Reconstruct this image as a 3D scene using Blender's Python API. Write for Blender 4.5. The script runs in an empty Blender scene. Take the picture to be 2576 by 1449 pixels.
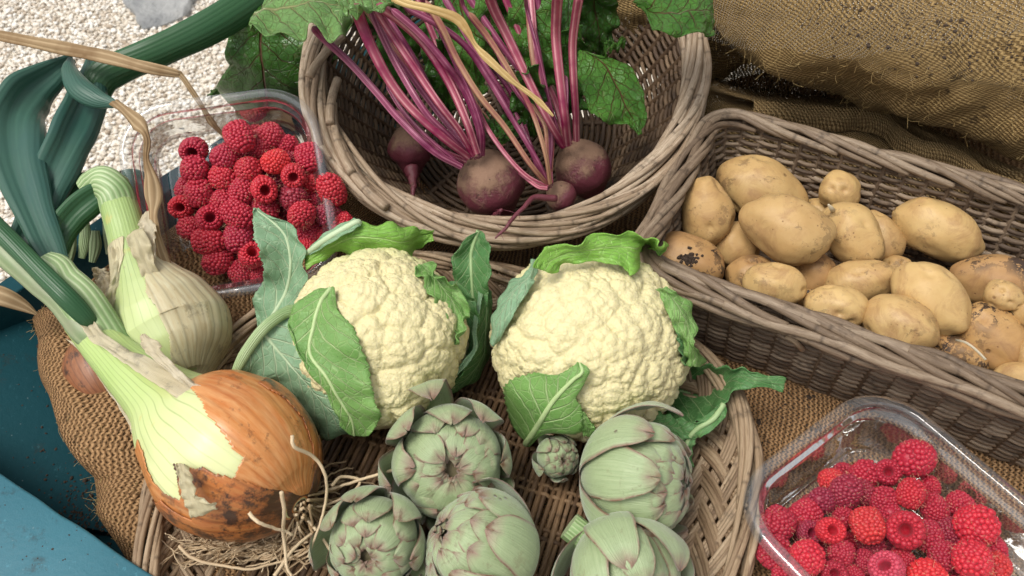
import bpy, math, random
import numpy as np
from mathutils import Vector, Matrix, kdtree, noise as mnoise
from mathutils.bvhtree import BVHTree
random.seed(7); RNG = np.random.default_rng(7)
SC = bpy.context.scene; COL = SC.collection
PI = math.pi
# ---------------------------------------------------------------- camera geometry
H = 0.60; PITCH = math.radians(50); HFOV = math.radians(62); FP = 1288/math.tan(HFOV/2)
FW = np.array([0, math.cos(PITCH), -math.sin(PITCH)]); RT = np.array([1., 0, 0]); UP = np.cross(RT, FW); CAM = np.array([0, 0, H])
def ray(px, py):
    return FW*FP+RT*(px-1288)+UP*(724.5-py)
def P(px, py, z):
    "point of the place seen at photo position (px,py) that lies at height z"
    d = ray(px, py); return CAM+d*((z-H)/d[2])
def S(p):
    "metres per photo pixel at point p"
    return float((np.asarray(p)-CAM)@FW)/FP
def hugger(c, R):
    c = np.asarray(c, float)
    def f(px, py, k=0.04):
        d = ray(px, py); d = d/np.linalg.norm(d); oc = CAM-c; b = oc@d; r = R*(1+k); disc = b*b-(oc@oc-r*r)
        return CAM+d*(-b-math.sqrt(disc) if disc > 0 else -b)
    return f
# ---------------------------------------------------------------- numeric helpers
def spl(pts, n):
    "Catmull-Rom through pts (any trailing shape), n samples"
    A = np.asarray(pts, float); k = len(A)
    if k == 2: A = np.array([A[0], (A[0]+A[1])/2, A[1]]); k = 3
    E = np.concatenate([[2*A[0]-A[1]], A, [2*A[-1]-A[-2]]])
    t = np.linspace(0, k-1-1e-9, n); i = t.astype(int); f = (t-i).reshape((-1,)+(1,)*(A.ndim-1))
    p0, p1, p2, p3 = E[i], E[i+1], E[i+2], E[i+3]
    return 0.5*((2*p1)+(-p0+p2)*f+(2*p0-5*p1+4*p2-p3)*f**2+(-p0+3*p1-3*p2+p3)*f**3)
def unit(a): return a/np.maximum(np.linalg.norm(a, axis=-1, keepdims=True), 1e-12)
def nz(p, s, seed=0.0):
    return mnoise.noise(Vector((p[0]*s+seed, p[1]*s-seed*.7, p[2]*s+seed*1.3)))
def nz1(x, seed): return mnoise.noise(Vector((x, seed*3.17, seed*1.31)))
class MB:
    def __init__(s): s.V = []; s.Q = []; s.T = []; s.U = []; s.C = []; s.n = 0
    def raw(s, V, F, uv=None, tint=0.5):
        V = np.asarray(V, float); F = np.asarray(F, int)+s.n; n = len(V)
        s.V.append(V); (s.Q if F.shape[1] == 4 else s.T).append(F)
        s.U.append(np.zeros((n, 2)) if uv is None else np.asarray(uv, float)); s.C.append(np.full(n, tint) if np.isscalar(tint) else np.asarray(tint, float).ravel()); s.n += n
    def grid(s, Pg, UV=None, tint=0.5, mask=None, flip=False):
        nu, nv = Pg.shape[:2]; idx = np.arange(nu*nv).reshape(nu, nv)
        q = np.stack([idx[:-1, :-1], idx[1:, :-1], idx[1:, 1:], idx[:-1, 1:]], -1)
        if flip: q = q[..., ::-1]
        if mask is not None: q = q[mask]
        if UV is None:
            UV = np.stack(np.meshgrid(np.linspace(0, 1, nu), np.linspace(0, 1, nv), indexing='ij'), -1)
        s.raw(Pg.reshape(-1, 3), q.reshape(-1, 4), UV.reshape(-1, 2), tint)
    def build(s, name, mat, parent=None, smooth=True, origin=None):
        me = bpy.data.meshes.new(name)
        V = np.concatenate(s.V)
        if parent is not None: V = xf(INV[parent.name], V)
        elif origin is not None: V = V-np.asarray(origin)
        q = np.concatenate(s.Q) if s.Q else np.zeros((0, 4), int); t = np.concatenate(s.T) if s.T else np.zeros((0, 3), int)
        L = np.concatenate([q.ravel(), t.ravel()]).astype(np.int32)
        me.vertices.add(len(V)); me.vertices.foreach_set('co', V.astype(np.float32).ravel())
        me.loops.add(len(L)); me.loops.foreach_set('vertex_index', L)
        st = np.concatenate([np.arange(len(q))*4, len(q)*4+np.arange(len(t))*3]).astype(np.int32)
        me.polygons.add(len(st)); me.polygons.foreach_set('loop_start', st)
        me.polygons.foreach_set('loop_total', np.concatenate([np.full(len(q), 4), np.full(len(t), 3)]).astype(np.int32))
        uv = me.uv_layers.new(name='UVMap'); uv.data.foreach_set('uv', np.concatenate(s.U)[L].astype(np.float32).ravel())
        at = me.attributes.new('tint', 'FLOAT', 'POINT'); at.data.foreach_set('value', np.concatenate(s.C).astype(np.float32))
        me.update(calc_edges=True); me.validate()
        if smooth: me.polygons.foreach_set('use_smooth', np.ones(len(st), bool))
        if mat: me.materials.append(mat)
        o = bpy.data.objects.new(name, me); COL.objects.link(o)
        if parent is not None: o.parent = parent
        elif origin is not None: o.location = origin
        return o
INV = {}
def xf(M, V): return V@M[:3, :3].T+M[:3, 3]
def tag(o, label=None, cat=None, group=None, kind=None):
    if label: o['label'] = label
    if cat: o['category'] = cat
    if group: o['group'] = group
    if kind: o['kind'] = kind
    return o
def empty(name, loc, label, cat, group=None, rot=(0, 0, 0)):
    o = bpy.data.objects.new(name, None); COL.objects.link(o); o.empty_display_size = .02
    o.location = Vector(loc); o.rotation_euler = rot
    from mathutils import Euler
    M = Matrix.Translation(Vector(loc))@Euler(rot).to_matrix().to_4x4()
    INV[o.name] = np.array(M.inverted()); tag(o, label, cat, group); return o
def frames(pts, side=None):
    n = len(pts); T = unit(np.gradient(pts, axis=0))
    if side is not None:
        A = unit(np.cross(T, side)); return T, A, np.cross(A, T)
    A = np.zeros((n, 3)); a = np.cross(T[0], [0, 0, 1.]); 
    if np.linalg.norm(a) < 1e-3: a = np.array([1., 0, 0])
    a = a/np.linalg.norm(a)
    for i in range(n):
        a = a-T[i]*(a@T[i]); a = a/np.linalg.norm(a); A[i] = a
    return T, A, np.cross(A, T)
def tube(mb, pts, r, sides=6, tint=.5, u0=None, cap=False, flat=1.0, view=False, seed=None):
    pts = np.asarray(pts, float); n = len(pts)
    side = (CAM-pts) if view else None
    T, A, B = frames(pts, unit(side) if view else None)
    r = np.full(n, r) if np.isscalar(r) else np.asarray(r, float)
    if cap:
        pts = np.concatenate([pts[:1], pts, pts[-1:]]); A = np.concatenate([A[:1], A, A[-1:]]); B = np.concatenate([B[:1], B, B[-1:]]); r = np.concatenate([[1e-6], r, [1e-6]]); n += 2
    th = np.linspace(-PI, PI, sides+1)+PI/2*0
    G = pts[:, None]+r[:, None, None]*(np.sin(th)[None, :, None]*A[:, None]+flat*np.cos(th)[None, :, None]*B[:, None])
    d = np.concatenate([[0], np.cumsum(np.linalg.norm(np.diff(pts, axis=0), axis=1))]); u0 = random.random()*9 if u0 is None else u0
    UV = np.stack([np.broadcast_to((d+u0)[:, None], (n, sides+1)), np.broadcast_to(th[None]/(2*PI)+.5, (n, sides+1))], -1)
    mb.grid(G, UV, tint)
    return G
# ---------------------------------------------------------------- material helper
class M:
    def __init__(s, name):
        s.m = bpy.data.materials.new(name); s.m.use_nodes = True; s.t = s.m.node_tree; s.t.nodes.clear()
        s.o = s.t.nodes.new('ShaderNodeOutputMaterial')
    def n(s, ty, ins=None, **pr):
        nd = s.t.nodes.new('ShaderNode'+ty)
        for k, v in pr.items(): setattr(nd, k, v)
        for k, v in (ins or {}).items():
            if isinstance(v, bpy.types.NodeSocket): s.t.links.new(v, nd.inputs[k])
            elif v is not None:
                sk = nd.inputs[k]
                if sk.type == 'RGBA' and len(v) == 3: v = (*v, 1)
                sk.default_value = v
        return nd
    def obj(s, rnd=True):
        c = s.n('TexCoord').outputs['Object']
        if not rnd: return c
        r = s.n('ObjectInfo').outputs['Random']
        return s.n('VectorMath', {0: c, 1: s.n('CombineXYZ', {0: s.m_('MULTIPLY', r, 7.), 1: s.m_('MULTIPLY', r, 13.), 2: r}).outputs[0]}, operation='ADD').outputs[0]
    def rnd(s): return s.n('ObjectInfo').outputs['Random']
    def uv(s): return s.n('UVMap', uv_map='UVMap').outputs[0]
    def xy(s, v):
        q = s.n('SeparateXYZ', {0: v}); return q.outputs[0], q.outputs[1]
    def at(s): return s.n('Attribute', attribute_name='tint').outputs['Fac']
    def m_(s, op, a, b=None, c=None, clamp=False):
        i = {0: a}
        if b is not None: i[1] = b
        if c is not None: i[2] = c
        return s.n('Math', i, operation=op, use_clamp=clamp).outputs[0]
    def noise(s, v, sc, det=3, ro=.55, dist=0): return s.n('TexNoise', {'Vector': v, 'Scale': sc, 'Detail': float(det), 'Roughness': ro, 'Distortion': dist}).outputs[0]
    def vor(s, v, sc, feature='F1', rnd=1.0, out=0): return s.n('TexVoronoi', {'Vector': v, 'Scale': sc, 'Randomness': rnd}, feature=feature).outputs[out]
    def scale(s, v, sc): return s.n('VectorMath', {0: v, 1: sc}, operation='MULTIPLY').outputs[0]
    def mix(s, f, a, b, mode='MIX'):
        nd = s.t.nodes.new('ShaderNodeMix'); nd.data_type = 'RGBA'; nd.blend_type = mode
        for k, v in ((0, f), (6, a), (7, b)):
            if isinstance(v, bpy.types.NodeSocket): s.t.links.new(v, nd.inputs[k])
            else: nd.inputs[k].default_value = v if k == 0 else (*v, 1)[:4]
        return nd.outputs[2]
    def mr(s, v, a, b, c=0., d=1., smooth=False):
        return s.n('MapRange', {0: v, 1: a, 2: b, 3: c, 4: d}, interpolation_type='SMOOTHSTEP' if smooth else 'LINEAR').outputs[0]
    def ramp(s, f, st):
        nd = s.n('ValToRGB', {0: f}); e = nd.color_ramp.elements
        while len(e) < len(st): e.new(.5)
        for i, (p, c) in enumerate(st): e[i].position = p; e[i].color = (*c, 1)
        return nd.outputs[0]
    def bump(s, h, st=.5, d=.001, nrm=None):
        i = {'Height': h, 'Strength': st, 'Distance': d}
        if nrm: i['Normal'] = nrm
        return s.n('Bump', i).outputs[0]
    def pb(s, col, rough=.5, nrm=None, **kw):
        i = {'Base Color': col, 'Roughness': rough}
        if nrm: i['Normal'] = nrm
        i.update(kw)
        return s.n('BsdfPrincipled', i).outputs[0]
    def trans(s, sh, col, f=.25, nrm=None):
        i = {0: col}
        if nrm: i[1] = nrm
        return s.n('MixShader', {0: f, 1: sh, 2: s.n('BsdfTranslucent', i).outputs[0]}).outputs[0]
    def out(s, sh): s.t.links.new(sh, s.o.inputs[0]); return s.m
# ---------------------------------------------------------------- materials
def wicker_mat(name, c0, c1, c2, rough=.6):
    m = M(name); u, v = m.xy(m.uv()); t = m.at()
    off = m.m_('MULTIPLY', t, 37.)
    vec = m.n('CombineXYZ', {0: m.m_('MULTIPLY', u, 1.0), 1: m.m_('ADD', m.m_('MULTIPLY', v, .02), off), 2: off}).outputs[0]
    g = m.noise(m.scale(vec, (1, 8, 1)), 90, 5, .65)
    f = m.m_('ADD', m.m_('MULTIPLY', t, .75), m.m_('MULTIPLY', m.m_('SUBTRACT', g, .5), 1.1), clamp=True)
    col = m.ramp(f, [(0, c0), (.5, c1), (1, c2)])
    blot = m.noise(m.obj(False), 55, 4, .7)
    col = m.mix(m.mr(blot, .56, .68, 0, .65), col, tuple(x*.4 for x in c0))
    node = m.mr(m.m_('ABSOLUTE', m.m_('SUBTRACT', m.m_('FRACT', m.m_('ADD', m.m_('MULTIPLY', u, 11.), off)), .5)), .0, .025, 1, 0)
    col = m.mix(m.m_('MULTIPLY', node, .6), col, tuple(x*.45 for x in c0))
    h = m.m_('ADD', m.noise(m.scale(vec, (1, 30, 1)), 60, 4), m.m_('MULTIPLY', node, .5))
    return m.out(m.pb(col, rough, m.bump(h, .6, .0008)))
MW_ROUND = wicker_mat('weathered_willow', (.115, .068, .036), (.30, .215, .14), (.56, .46, .345))
MW_SIDE = wicker_mat('brown_willow', (.06, .032, .015), (.13, .078, .040), (.24, .16, .09))
MW_RECT = wicker_mat('grey_willow', (.07, .042, .024), (.18, .125, .08), (.35, .27, .19))
MW_TRAY = wicker_mat('tray_willow', (.07, .037, .017), (.16, .092, .045), (.30, .19, .10))
MW_TRIM = wicker_mat('tray_border_willow', (.16, .10, .055), (.31, .215, .13), (.48, .37, .25))

def burlap_mat(name, pitch, c0, c1, dirt=0.0, hole=.16):
    m = M(name); uv = m.uv(); ob = m.obj(False)
    w = m.noise(ob, 28, 5, .7); w2 = m.noise(ob, 260, 2)
    x, y = m.xy(uv)
    x = m.m_('ADD', m.m_('DIVIDE', x, pitch), m.m_('MULTIPLY', m.m_('SUBTRACT', w, .5), 3.2)); y = m.m_('ADD', m.m_('DIVIDE', y, pitch), m.m_('MULTIPLY', m.m_('SUBTRACT', m.noise(ob, 31, 3), .5), 3.2))
    x = m.m_('ADD', x, m.m_('MULTIPLY', w2, .55))
    def thread(a, b, ph):
        ax = m.m_('ABSOLUTE', m.m_('SINE', m.m_('MULTIPLY', a, PI)))
        fl = m.m_('MULTIPLY', m.m_('FLOOR', a), PI)
        sx = m.m_('SINE', m.m_('ADD', m.m_('ADD', m.m_('MULTIPLY', b, PI), fl), ph))
        return m.m_('MULTIPLY', ax, m.m_('ADD', m.m_('MULTIPLY', sx, .38), .62))
    h1 = thread(x, y, PI/2); h2 = thread(y, x, -PI/2)
    h = m.m_('MAXIMUM', h1, h2)
    fz = m.noise(m.scale(uv, (1, 1, 1)), 900, 3, .7)
    h = m.m_('ADD', h, m.m_('MULTIPLY', m.m_('SUBTRACT', fz, .5), .35))
    var = m.noise(ob, 14, 4, .6); va2 = m.noise(ob, 300, 2)
    col = m.mix(m.m_('ADD', m.m_('MULTIPLY', var, .6), m.m_('MULTIPLY', va2, .45), clamp=True), c0, c1)
    col = m.mix(m.mr(h, .2, .75), tuple(x*.62 for x in c0), col)  # colour darkened low in the weave, painting in the shade between threads
    if dirt:
        d = m.mr(m.noise(ob, 70, 5, .75), .58, .66)
        d = m.m_('MULTIPLY', d, m.mr(m.noise(ob, 6, 2), .42, .6, 0, dirt))
        col = m.mix(d, col, (.035, .022, .014))
    sh = m.pb(col, .95, m.bump(h, 1., pitch*.8), **{'Specular IOR Level': .1})
    gap = m.m_('LESS_THAN', h, hole)
    sh = m.n('MixShader', {0: gap, 1: sh, 2: m.n('BsdfTransparent').outputs[0]}).outputs[0]
    return m.out(sh)
MB_TAN = burlap_mat('hessian', .0028, (.30, .165, .075), (.50, .31, .16), .75, .17)
MB_SACK = burlap_mat('sack_hessian', .0046, (.22, .135, .052), (.54, .375, .17), .9, .10)
MB_DARK = burlap_mat('old_hessian', .0032, (.36, .23, .10), (.56, .40, .20), .5, .12)

def paint_mat(name, c0, c1, wear, rough=.45, spec=.5):
    m = M(name); ob = m.obj(False)
    col = m.mix(m.noise(m.scale(ob, (1, 1, 1)), 9, 5, .6), c0, c1)
    w = m.mr(m.noise(ob, 30, 8, .78), .64-wear*.1, .70-wear*.1)
    col = m.mix(m.m_('MULTIPLY', w, .8), col, (.22, .26, .25))
    s = m.mr(m.vor(ob, 120), .0, .09, 1, 0)
    col = m.mix(m.m_('MULTIPLY', s, .5), col, (.35, .42, .42))
    d = m.mr(m.noise(ob, 45, 7, .8), .58, .68)
    col = m.mix(m.m_('MULTIPLY', d, .6), col, (.03, .028, .022))
    sc_ = m.mr(m.noise(m.n('VectorRotate', {'Vector': ob, 'Angle': .75}, rotation_type='Z_AXIS').outputs[0] if False else m.scale(ob, (1, 1, 6)), 110, 6, .8), .60, .68)
    col = m.mix(m.m_('MULTIPLY', sc_, .45), col, tuple(min(1, c*2.2+.03) for c in c1))
    col = m.mix(m.mr(m.noise(ob, 3.5, 3), .35, .65, 0, .5), col, tuple(c*.55 for c in c0))
    grain = m.noise(m.scale(ob, (1, 1, 1)), 150, 5, .7)
    return m.out(m.pb(col, rough, m.bump(m.m_('ADD', grain, m.m_('MULTIPLY', w, -.6)), .5, .0012), **{'Specular IOR Level': spec}))
M_TEAL = paint_mat('dark_teal_paint', (.005, .045, .058), (.008, .062, .078), .0, .7, .15)
M_BLUE = paint_mat('light_blue_paint', (.030, .135, .185), (.055, .195, .25), .15, .5, .3)
M_WORN = paint_mat('weathered_green_paint', (.16, .22, .19), (.26, .33, .29), .7, .7)

def curd_mat():
    m = M('cauliflower_curd'); ob = m.obj(False); t = m.at()
    n = m.noise(ob, 18, 3)
    col = m.mix(n, (.60, .53, .28), (.70, .63, .38))
    g = m.mr(m.m_('ADD', m.n('SeparateXYZ', {0: m.n('TexCoord').outputs['Object']}).outputs[1], m.m_('MULTIPLY', n, .03)), .035, .085)
    col = m.mix(m.m_('MULTIPLY', g, .55), col, (.50, .60, .24))
    bp = m.vor(ob, 520)
    return m.out(m.pb(col, .55, m.bump(m.m_('MULTIPLY', bp, -1.), .55, .0009), **{'Subsurface Weight': .12, 'Subsurface Radius': (.004, .003, .001), 'Subsurface Scale': .4, 'Specular IOR Level': .3}))
M_CURD = curd_mat()

def leaf_mat(name, c0, c1, vein, nv=9., k=.9, vw=.06, rough=.45, spec=.4, tr=.22, blot=None, mid=.035, rumple=.0015):
    m = M(name); x, y = m.xy(m.uv()); ob = m.obj(True)
    ay = m.m_('ABSOLUTE', y)
    w = m.noise(ob, 45, 2)
    sgn = m.m_('MULTIPLY', m.m_('SIGN', y), .23)
    ph = m.m_('ADD', m.m_('SUBTRACT', m.m_('MULTIPLY', x, nv), m.m_('MULTIPLY', m.m_('POWER', ay, .85), nv*.18*k*1.6)), m.m_('ADD', sgn, m.m_('MULTIPLY', w, .55)))
    d = m.m_('ABSOLUTE', m.m_('SUBTRACT', m.m_('FRACT', ph), .5))
    wid = m.mr(ay, 0, 1, vw*1.3, vw*.35)
    side = m.m_('SUBTRACT', 1., m.m_('DIVIDE', d, wid), clamp=True)
    midr = m.m_('SUBTRACT', 1., m.m_('DIVIDE', ay, m.mr(x, 0, 1, mid*1.6, mid*.6)), clamp=True)
    net = m.mr(m.vor(ob, 130, 'DISTANCE_TO_EDGE'), .0, .06, 1, 0)
    net2 = m.mr(m.vor(ob, 420, 'DISTANCE_TO_EDGE'), .0, .08, 1, 0)
    vs = m.m_('MAXIMUM', m.m_('MAXIMUM', m.m_('POWER', side, .7), m.m_('POWER', midr, .5)), m.m_('MAXIMUM', m.m_('MULTIPLY', net, .38), m.m_('MULTIPLY', net2, .12)))
    n = m.noise(ob, 22, 4, .6)
    base = m.mix(m.mr(n, .3, .7), c0, c1)
    if blot: base = m.mix(m.mr(m.noise(ob, 60, 4, .7), .60, .68, 0, .8), base, blot)
    base = m.mix(m.mr(m.vor(ob, 90), .03, .055, .4, 0), base, (.02, .03, .01))
    col = m.mix(m.m_('MULTIPLY', vs, .95), base, vein)
    h = m.m_('ADD', m.m_('MULTIPLY', vs, -.8), m.m_('MULTIPLY', m.noise(ob, 100, 3), .6))
    nr = m.bump(h, .8, rumple)
    sh = m.pb(col, rough, nr, **{'Specular IOR Level': spec})
    return m.out(m.trans(sh, m.mix(.5, col, (.25, .5, .05)), tr))
ML_PALE = leaf_mat('cauliflower_leaf_pale', (.185, .345, .195), (.27, .44, .265), (.60, .73, .48), 8, vw=.085)
ML_MID = leaf_mat('cauliflower_leaf_mid', (.14, .31, .07), (.23, .43, .115), (.54, .68, .33), 9, vw=.085)
ML_BRIGHT = leaf_mat('cauliflower_leaf_bright', (.19, .42, .055), (.28, .54, .09), (.48, .68, .24), 10, 1.6, rough=.4)
ML_DEEP = leaf_mat('cauliflower_leaf_deep', (.06, .185, .055), (.11, .27, .085), (.40, .56, .27), 9, vw=.08)
ML_SPOT = leaf_mat('cauliflower_leaf_spotted', (.07, .20, .065), (.13, .30, .10), (.42, .57, .28), 8, blot=(.34, .46, .14))
ML_BEET = leaf_mat('beet_leaf_pale', (.12, .26, .065), (.19, .36, .105), (.30, .28, .12), 6, rough=.35, spec=.5, rumple=.004, mid=.03)
ML_BEETR = leaf_mat('beet_leaf_red_veined', (.038, .135, .014), (.075, .215, .024), (.14, .03, .025), 6, rough=.42, spec=.4, rumple=.004, mid=.03, vw=.04)
ML_BEETD = leaf_mat('beet_leaf_dark', (.028, .10, .012), (.05, .17, .018), (.12, .025, .03), 6, rough=.3, spec=.5, rumple=.004, mid=.03, vw=.035)

def stripe_mat(name, c0, c1, n, c2=None, rough=.4, tr=0., spec=.45, ncol=20., bumpd=.0008, brk=.35):
    "long fibres running along u; v is the way round"
    m = M(name); x, y = m.xy(m.uv()); ob = m.obj(True)
    w = m.noise(m.n('CombineXYZ', {0: m.m_('MULTIPLY', x, 10.), 1: m.m_('MULTIPLY', y, 5.), 2: m.rnd()}).outputs[0], 1., 3)
    s = m.m_('MULTIPLY', m.m_('ADD', m.m_('SINE', m.m_('MULTIPLY', m.m_('ADD', y, m.m_('MULTIPLY', w, .03)), n*2*PI)), 1.), .5)
    f = m.noise(m.n('CombineXYZ', {0: m.m_('MULTIPLY', x, 4.), 1: m.m_('MULTIPLY', y, n*2.), 2: m.rnd()}).outputs[0], 1., 4)
    s2 = m.m_('ADD', m.m_('MULTIPLY', m.m_('POWER', s, 3.), 1-brk), m.m_('MULTIPLY', f, brk), clamp=True)
    col = m.mix(s2, c0, c1)
    if c2: col = m.mix(m.mr(m.noise(ob, ncol, 4, .6), .45, .65), col, c2)
    col = m.mix(m.mr(m.vor(ob, 75), .02, .05, .35, 0), col, (.06, .045, .02))
    sh = m.pb(col, rough, m.bump(m.m_('ADD', s, f), .45, bumpd), **{'Specular IOR Level': spec})
    if tr: sh = m.trans(sh, col, tr)
    return m.out(sh)
MS_BEET = stripe_mat('beet_stalk', (.25, .005, .05), (.68, .34, .36), 5, (.19, .005, .05), .34, brk=.35)
MS_BEETP = stripe_mat('beet_stalk_purple', (.20, .014, .075), (.50, .20, .28), 6, (.13, .008, .05), .36)
MS_BEETB = stripe_mat('beet_stalk_brownish', (.30, .12, .09), (.42, .27, .13), 5, (.25, .035, .06), .45)
MS_LEEK = stripe_mat('onion_leaf_blue_green', (.016, .062, .045), (.050, .130, .090), 22, (.026, .085, .068), .42, ncol=14, brk=.8, bumpd=.0003)
MS_LEEKD = stripe_mat('onion_leaf_dark', (.012, .058, .020), (.040, .125, .045), 22, (.02, .08, .028), .4, brk=.8, bumpd=.0003)
MS_STEM = stripe_mat('onion_stem_green', (.20, .32, .12), (.52, .60, .36), 20, (.15, .27, .09), .42, ncol=10)
MS_STEMG = stripe_mat('onion_stem_grey', (.17, .24, .11), (.30, .36, .20), 9, (.24, .26, .16), .45)
MS_DRY = stripe_mat('dry_onion_leaf', (.26, .17, .085), (.50, .37, .22), 7, (.20, .12, .055), .65, .12, .2)
MS_DRYY = stripe_mat('dry_yellow_leaf', (.42, .28, .10), (.68, .52, .26), 6, (.32, .20, .07), .6, .1, .2)

def bulb_mat(name, pale, green, n=26, papery=None):
    m = M(name); x, y = m.xy(m.uv()); ob = m.obj(True)
    w = m.noise(ob, 12, 2)
    s = m.m_('ABSOLUTE', m.m_('SUBTRACT', m.m_('FRACT', m.m_('ADD', m.m_('MULTIPLY', y, float(n)), m.m_('MULTIPLY', w, .9))), .5))
    line = m.mr(s, 0, .10, 1, 0)
    neck = m.mr(x, .18, .50, 1, 0)
    col = m.mix(m.m_('ADD', m.m_('MULTIPLY', neck, .55), m.m_('MULTIPLY', m.noise(ob, 16, 3), .35), clamp=True), pale, green)
    col = m.mix(m.m_('MULTIPLY', line, m.m_('MULTIPLY', m.mr(x, .30, .72, .75, .07), m.mr(m.noise(ob, 35, 3), .3, .6, .45, 1.))), col, tuple(c*.5 for c in green))
    col = m.mix(m.mr(m.noise(ob, 60, 4), .62, .7, 0, .4), col, (.55, .42, .12))
    return m.out(m.pb(col, .4, m.bump(s, .35, .0007), **{'Subsurface Weight': .2, 'Subsurface Radius': (.01, .012, .004), 'Subsurface Scale': .5, 'Coat Weight': .05}))
M_BULB = bulb_mat('onion_flesh', (.68, .69, .38), (.30, .46, .12), 38)
M_BULB2 = bulb_mat('onion_flesh_green', (.54, .60, .30), (.26, .40, .12), 40)
def skin_mat(name, ca, cb, cc, n, dirt, rough=.35, tr=.0, line=.5, bumpd=.0006):
    m = M(name); x, y = m.xy(m.uv()); ob = m.obj(True)
    w = m.noise(ob, 10, 2)
    s = m.m_('ABSOLUTE', m.m_('SUBTRACT', m.m_('FRACT', m.m_('ADD', m.m_('MULTIPLY', y, float(n)), m.m_('MULTIPLY', w, 1.1))), .5))
    ln = m.mr(s, 0, .16, 1, 0)
    fine = m.noise(m.n('CombineXYZ', {0: m.m_('MULTIPLY', x, 12.), 1: m.m_('MULTIPLY', y, 90.), 2: 0.}).outputs[0], 1., 4, .6)
    col = m.mix(m.mr(m.noise(ob, 22, 4, .6), .3, .7), ca, cb)
    col = m.mix(m.mr(fine, .35, .75, 0, .7), col, cc)
    col = m.mix(m.m_('MULTIPLY', ln, line), col, tuple(c*.45 for c in ca))
    dd = m.m_('MULTIPLY', m.mr(m.noise(ob, 40, 6, .75), .58-dirt*.08, .66-dirt*.07), min(.9, .35+dirt))
    if dirt > .5: dd = m.m_('MAXIMUM', dd, m.mr(m.m_('ADD', x, m.m_('MULTIPLY', m.m_('SUBTRACT', m.noise(ob, 55, 6, .8), .5), .7)), .76, .92, 0, .92))
    col = m.mix(dd, col, (.03, .014, .008))
    sh = m.pb(col, rough, m.bump(m.m_('ADD', m.m_('ADD', s, fine), m.m_('MULTIPLY', dd, .8)), .5, bumpd), **{'Coat Weight': .25, 'Coat Roughness': .3})
    if tr: sh = m.trans(sh, col, tr)
    return m.out(sh)
M_SKIN = skin_mat('onion_skin_copper', (.42, .115, .022), (.58, .215, .05), (.70, .40, .17), 34, .2, line=.22)
M_SKIND = skin_mat('onion_skin_dark', (.33, .078, .018), (.48, .155, .035), (.56, .26, .08), 26, 1.3, .4)
M_SKINSHADE = skin_mat('onion_skin_shaded', (.17, .05, .018), (.26, .09, .03), (.34, .15, .06), 26, .7, .6)  # brown skin made darker in colour to stand for shade under the neck
M_SKINP = skin_mat('onion_skin_papery', (.62, .50, .28), (.72, .66, .42), (.80, .78, .58), 30, .0, .4, .3, .4)
M_PAPER = skin_mat('onion_paper_flap', (.84, .77, .58), (.88, .84, .70), (.72, .58, .38), 8, .03, .5, .5, .25)

def potato_mat(name, c0, c1, c2, dirt):
    m = M(name); ob = m.obj(True); r = m.rnd()
    n = m.noise(ob, 26, 5, .65)
    col = m.mix(m.mr(n, .36, .66), c0, c1)
    col = m.mix(m.mr(m.noise(ob, 40, 6, .75, .8), .48, .66, 0, .8), col, c2)
    col = m.mix(m.m_('MULTIPLY', r, .3), col, c2)
    sp = m.mr(m.vor(ob, 150), .05, .13, 1, 0); sp = m.m_('MULTIPLY', sp, m.mr(m.noise(ob, 60, 2), .42, .55))
    col = m.mix(m.m_('MULTIPLY', sp, .8), col, (.15, .075, .03))
    sp2 = m.mr(m.vor(ob, 42), .05, .09, 1, 0); sp2 = m.m_('MULTIPLY', sp2, m.mr(m.noise(ob, 55, 2), .45, .6))
    col = m.mix(m.m_('MULTIPLY', sp2, .8), col, (.10, .05, .02))
    dd = m.m_('MULTIPLY', m.mr(m.noise(ob, 75, 5, .8), .60-dirt*.1, .63-dirt*.1), dirt)
    dd = m.m_('MULTIPLY', dd, m.mr(m.noise(ob, 18, 2), .45, .6))
    col = m.mix(dd, col, (.05, .03, .02))
    net = m.noise(ob, 380, 3, .7)
    h = m.m_('ADD', m.m_('MULTIPLY', net, .3), m.m_('ADD', m.m_('MULTIPLY', sp, -.5), m.m_('ADD', m.m_('MULTIPLY', sp2, -1.1), m.m_('MULTIPLY', dd, .6))))
    return m.out(m.pb(col, m.mr(n, .3, .7, .42, .65), m.bump(h, .5, .0012), **{'Specular IOR Level': .4, 'Subsurface Weight': .08, 'Subsurface Radius': (.006, .004, .002), 'Subsurface Scale': .4}))
M_POT = potato_mat('potato_skin', (.56, .385, .165), (.47, .295, .115), (.33, .185, .08), .4)
M_POTD = potato_mat('potato_skin_dirty', (.46, .28, .11), (.38, .21, .085), (.27, .145, .065), 1.)

def berry_mat():
    m = M('raspberry_flesh'); t = m.at(); oi = m.n('ObjectInfo'); ob = m.obj(True)
    base = oi.outputs['Color']
    col = m.mix(m.mr(t, 0, 1, 0, .35), base, (.26, .004, .028))
    col = m.mix(m.mr(m.noise(ob, 90, 3), .45, .7, 0, .35), col, (.60, .05, .06))
    return m.out(m.pb(col, .42, m.bump(m.noise(ob, 700, 2), .3, .0004), **{'Subsurface Weight': .35, 'Subsurface Radius': (.006, .0012, .001), 'Subsurface Scale': .5, 'Coat Weight': .06, 'Coat Roughness': .25, 'Sheen Weight': .12, 'Sheen Roughness': .5, 'Sheen Tint': (1., .55, .6, 1.)}))
M_BERRY = berry_mat()
m = M('raspberry_hair'); M_HAIR = m.out(m.pb((.75, .42, .26), .6))

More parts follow.
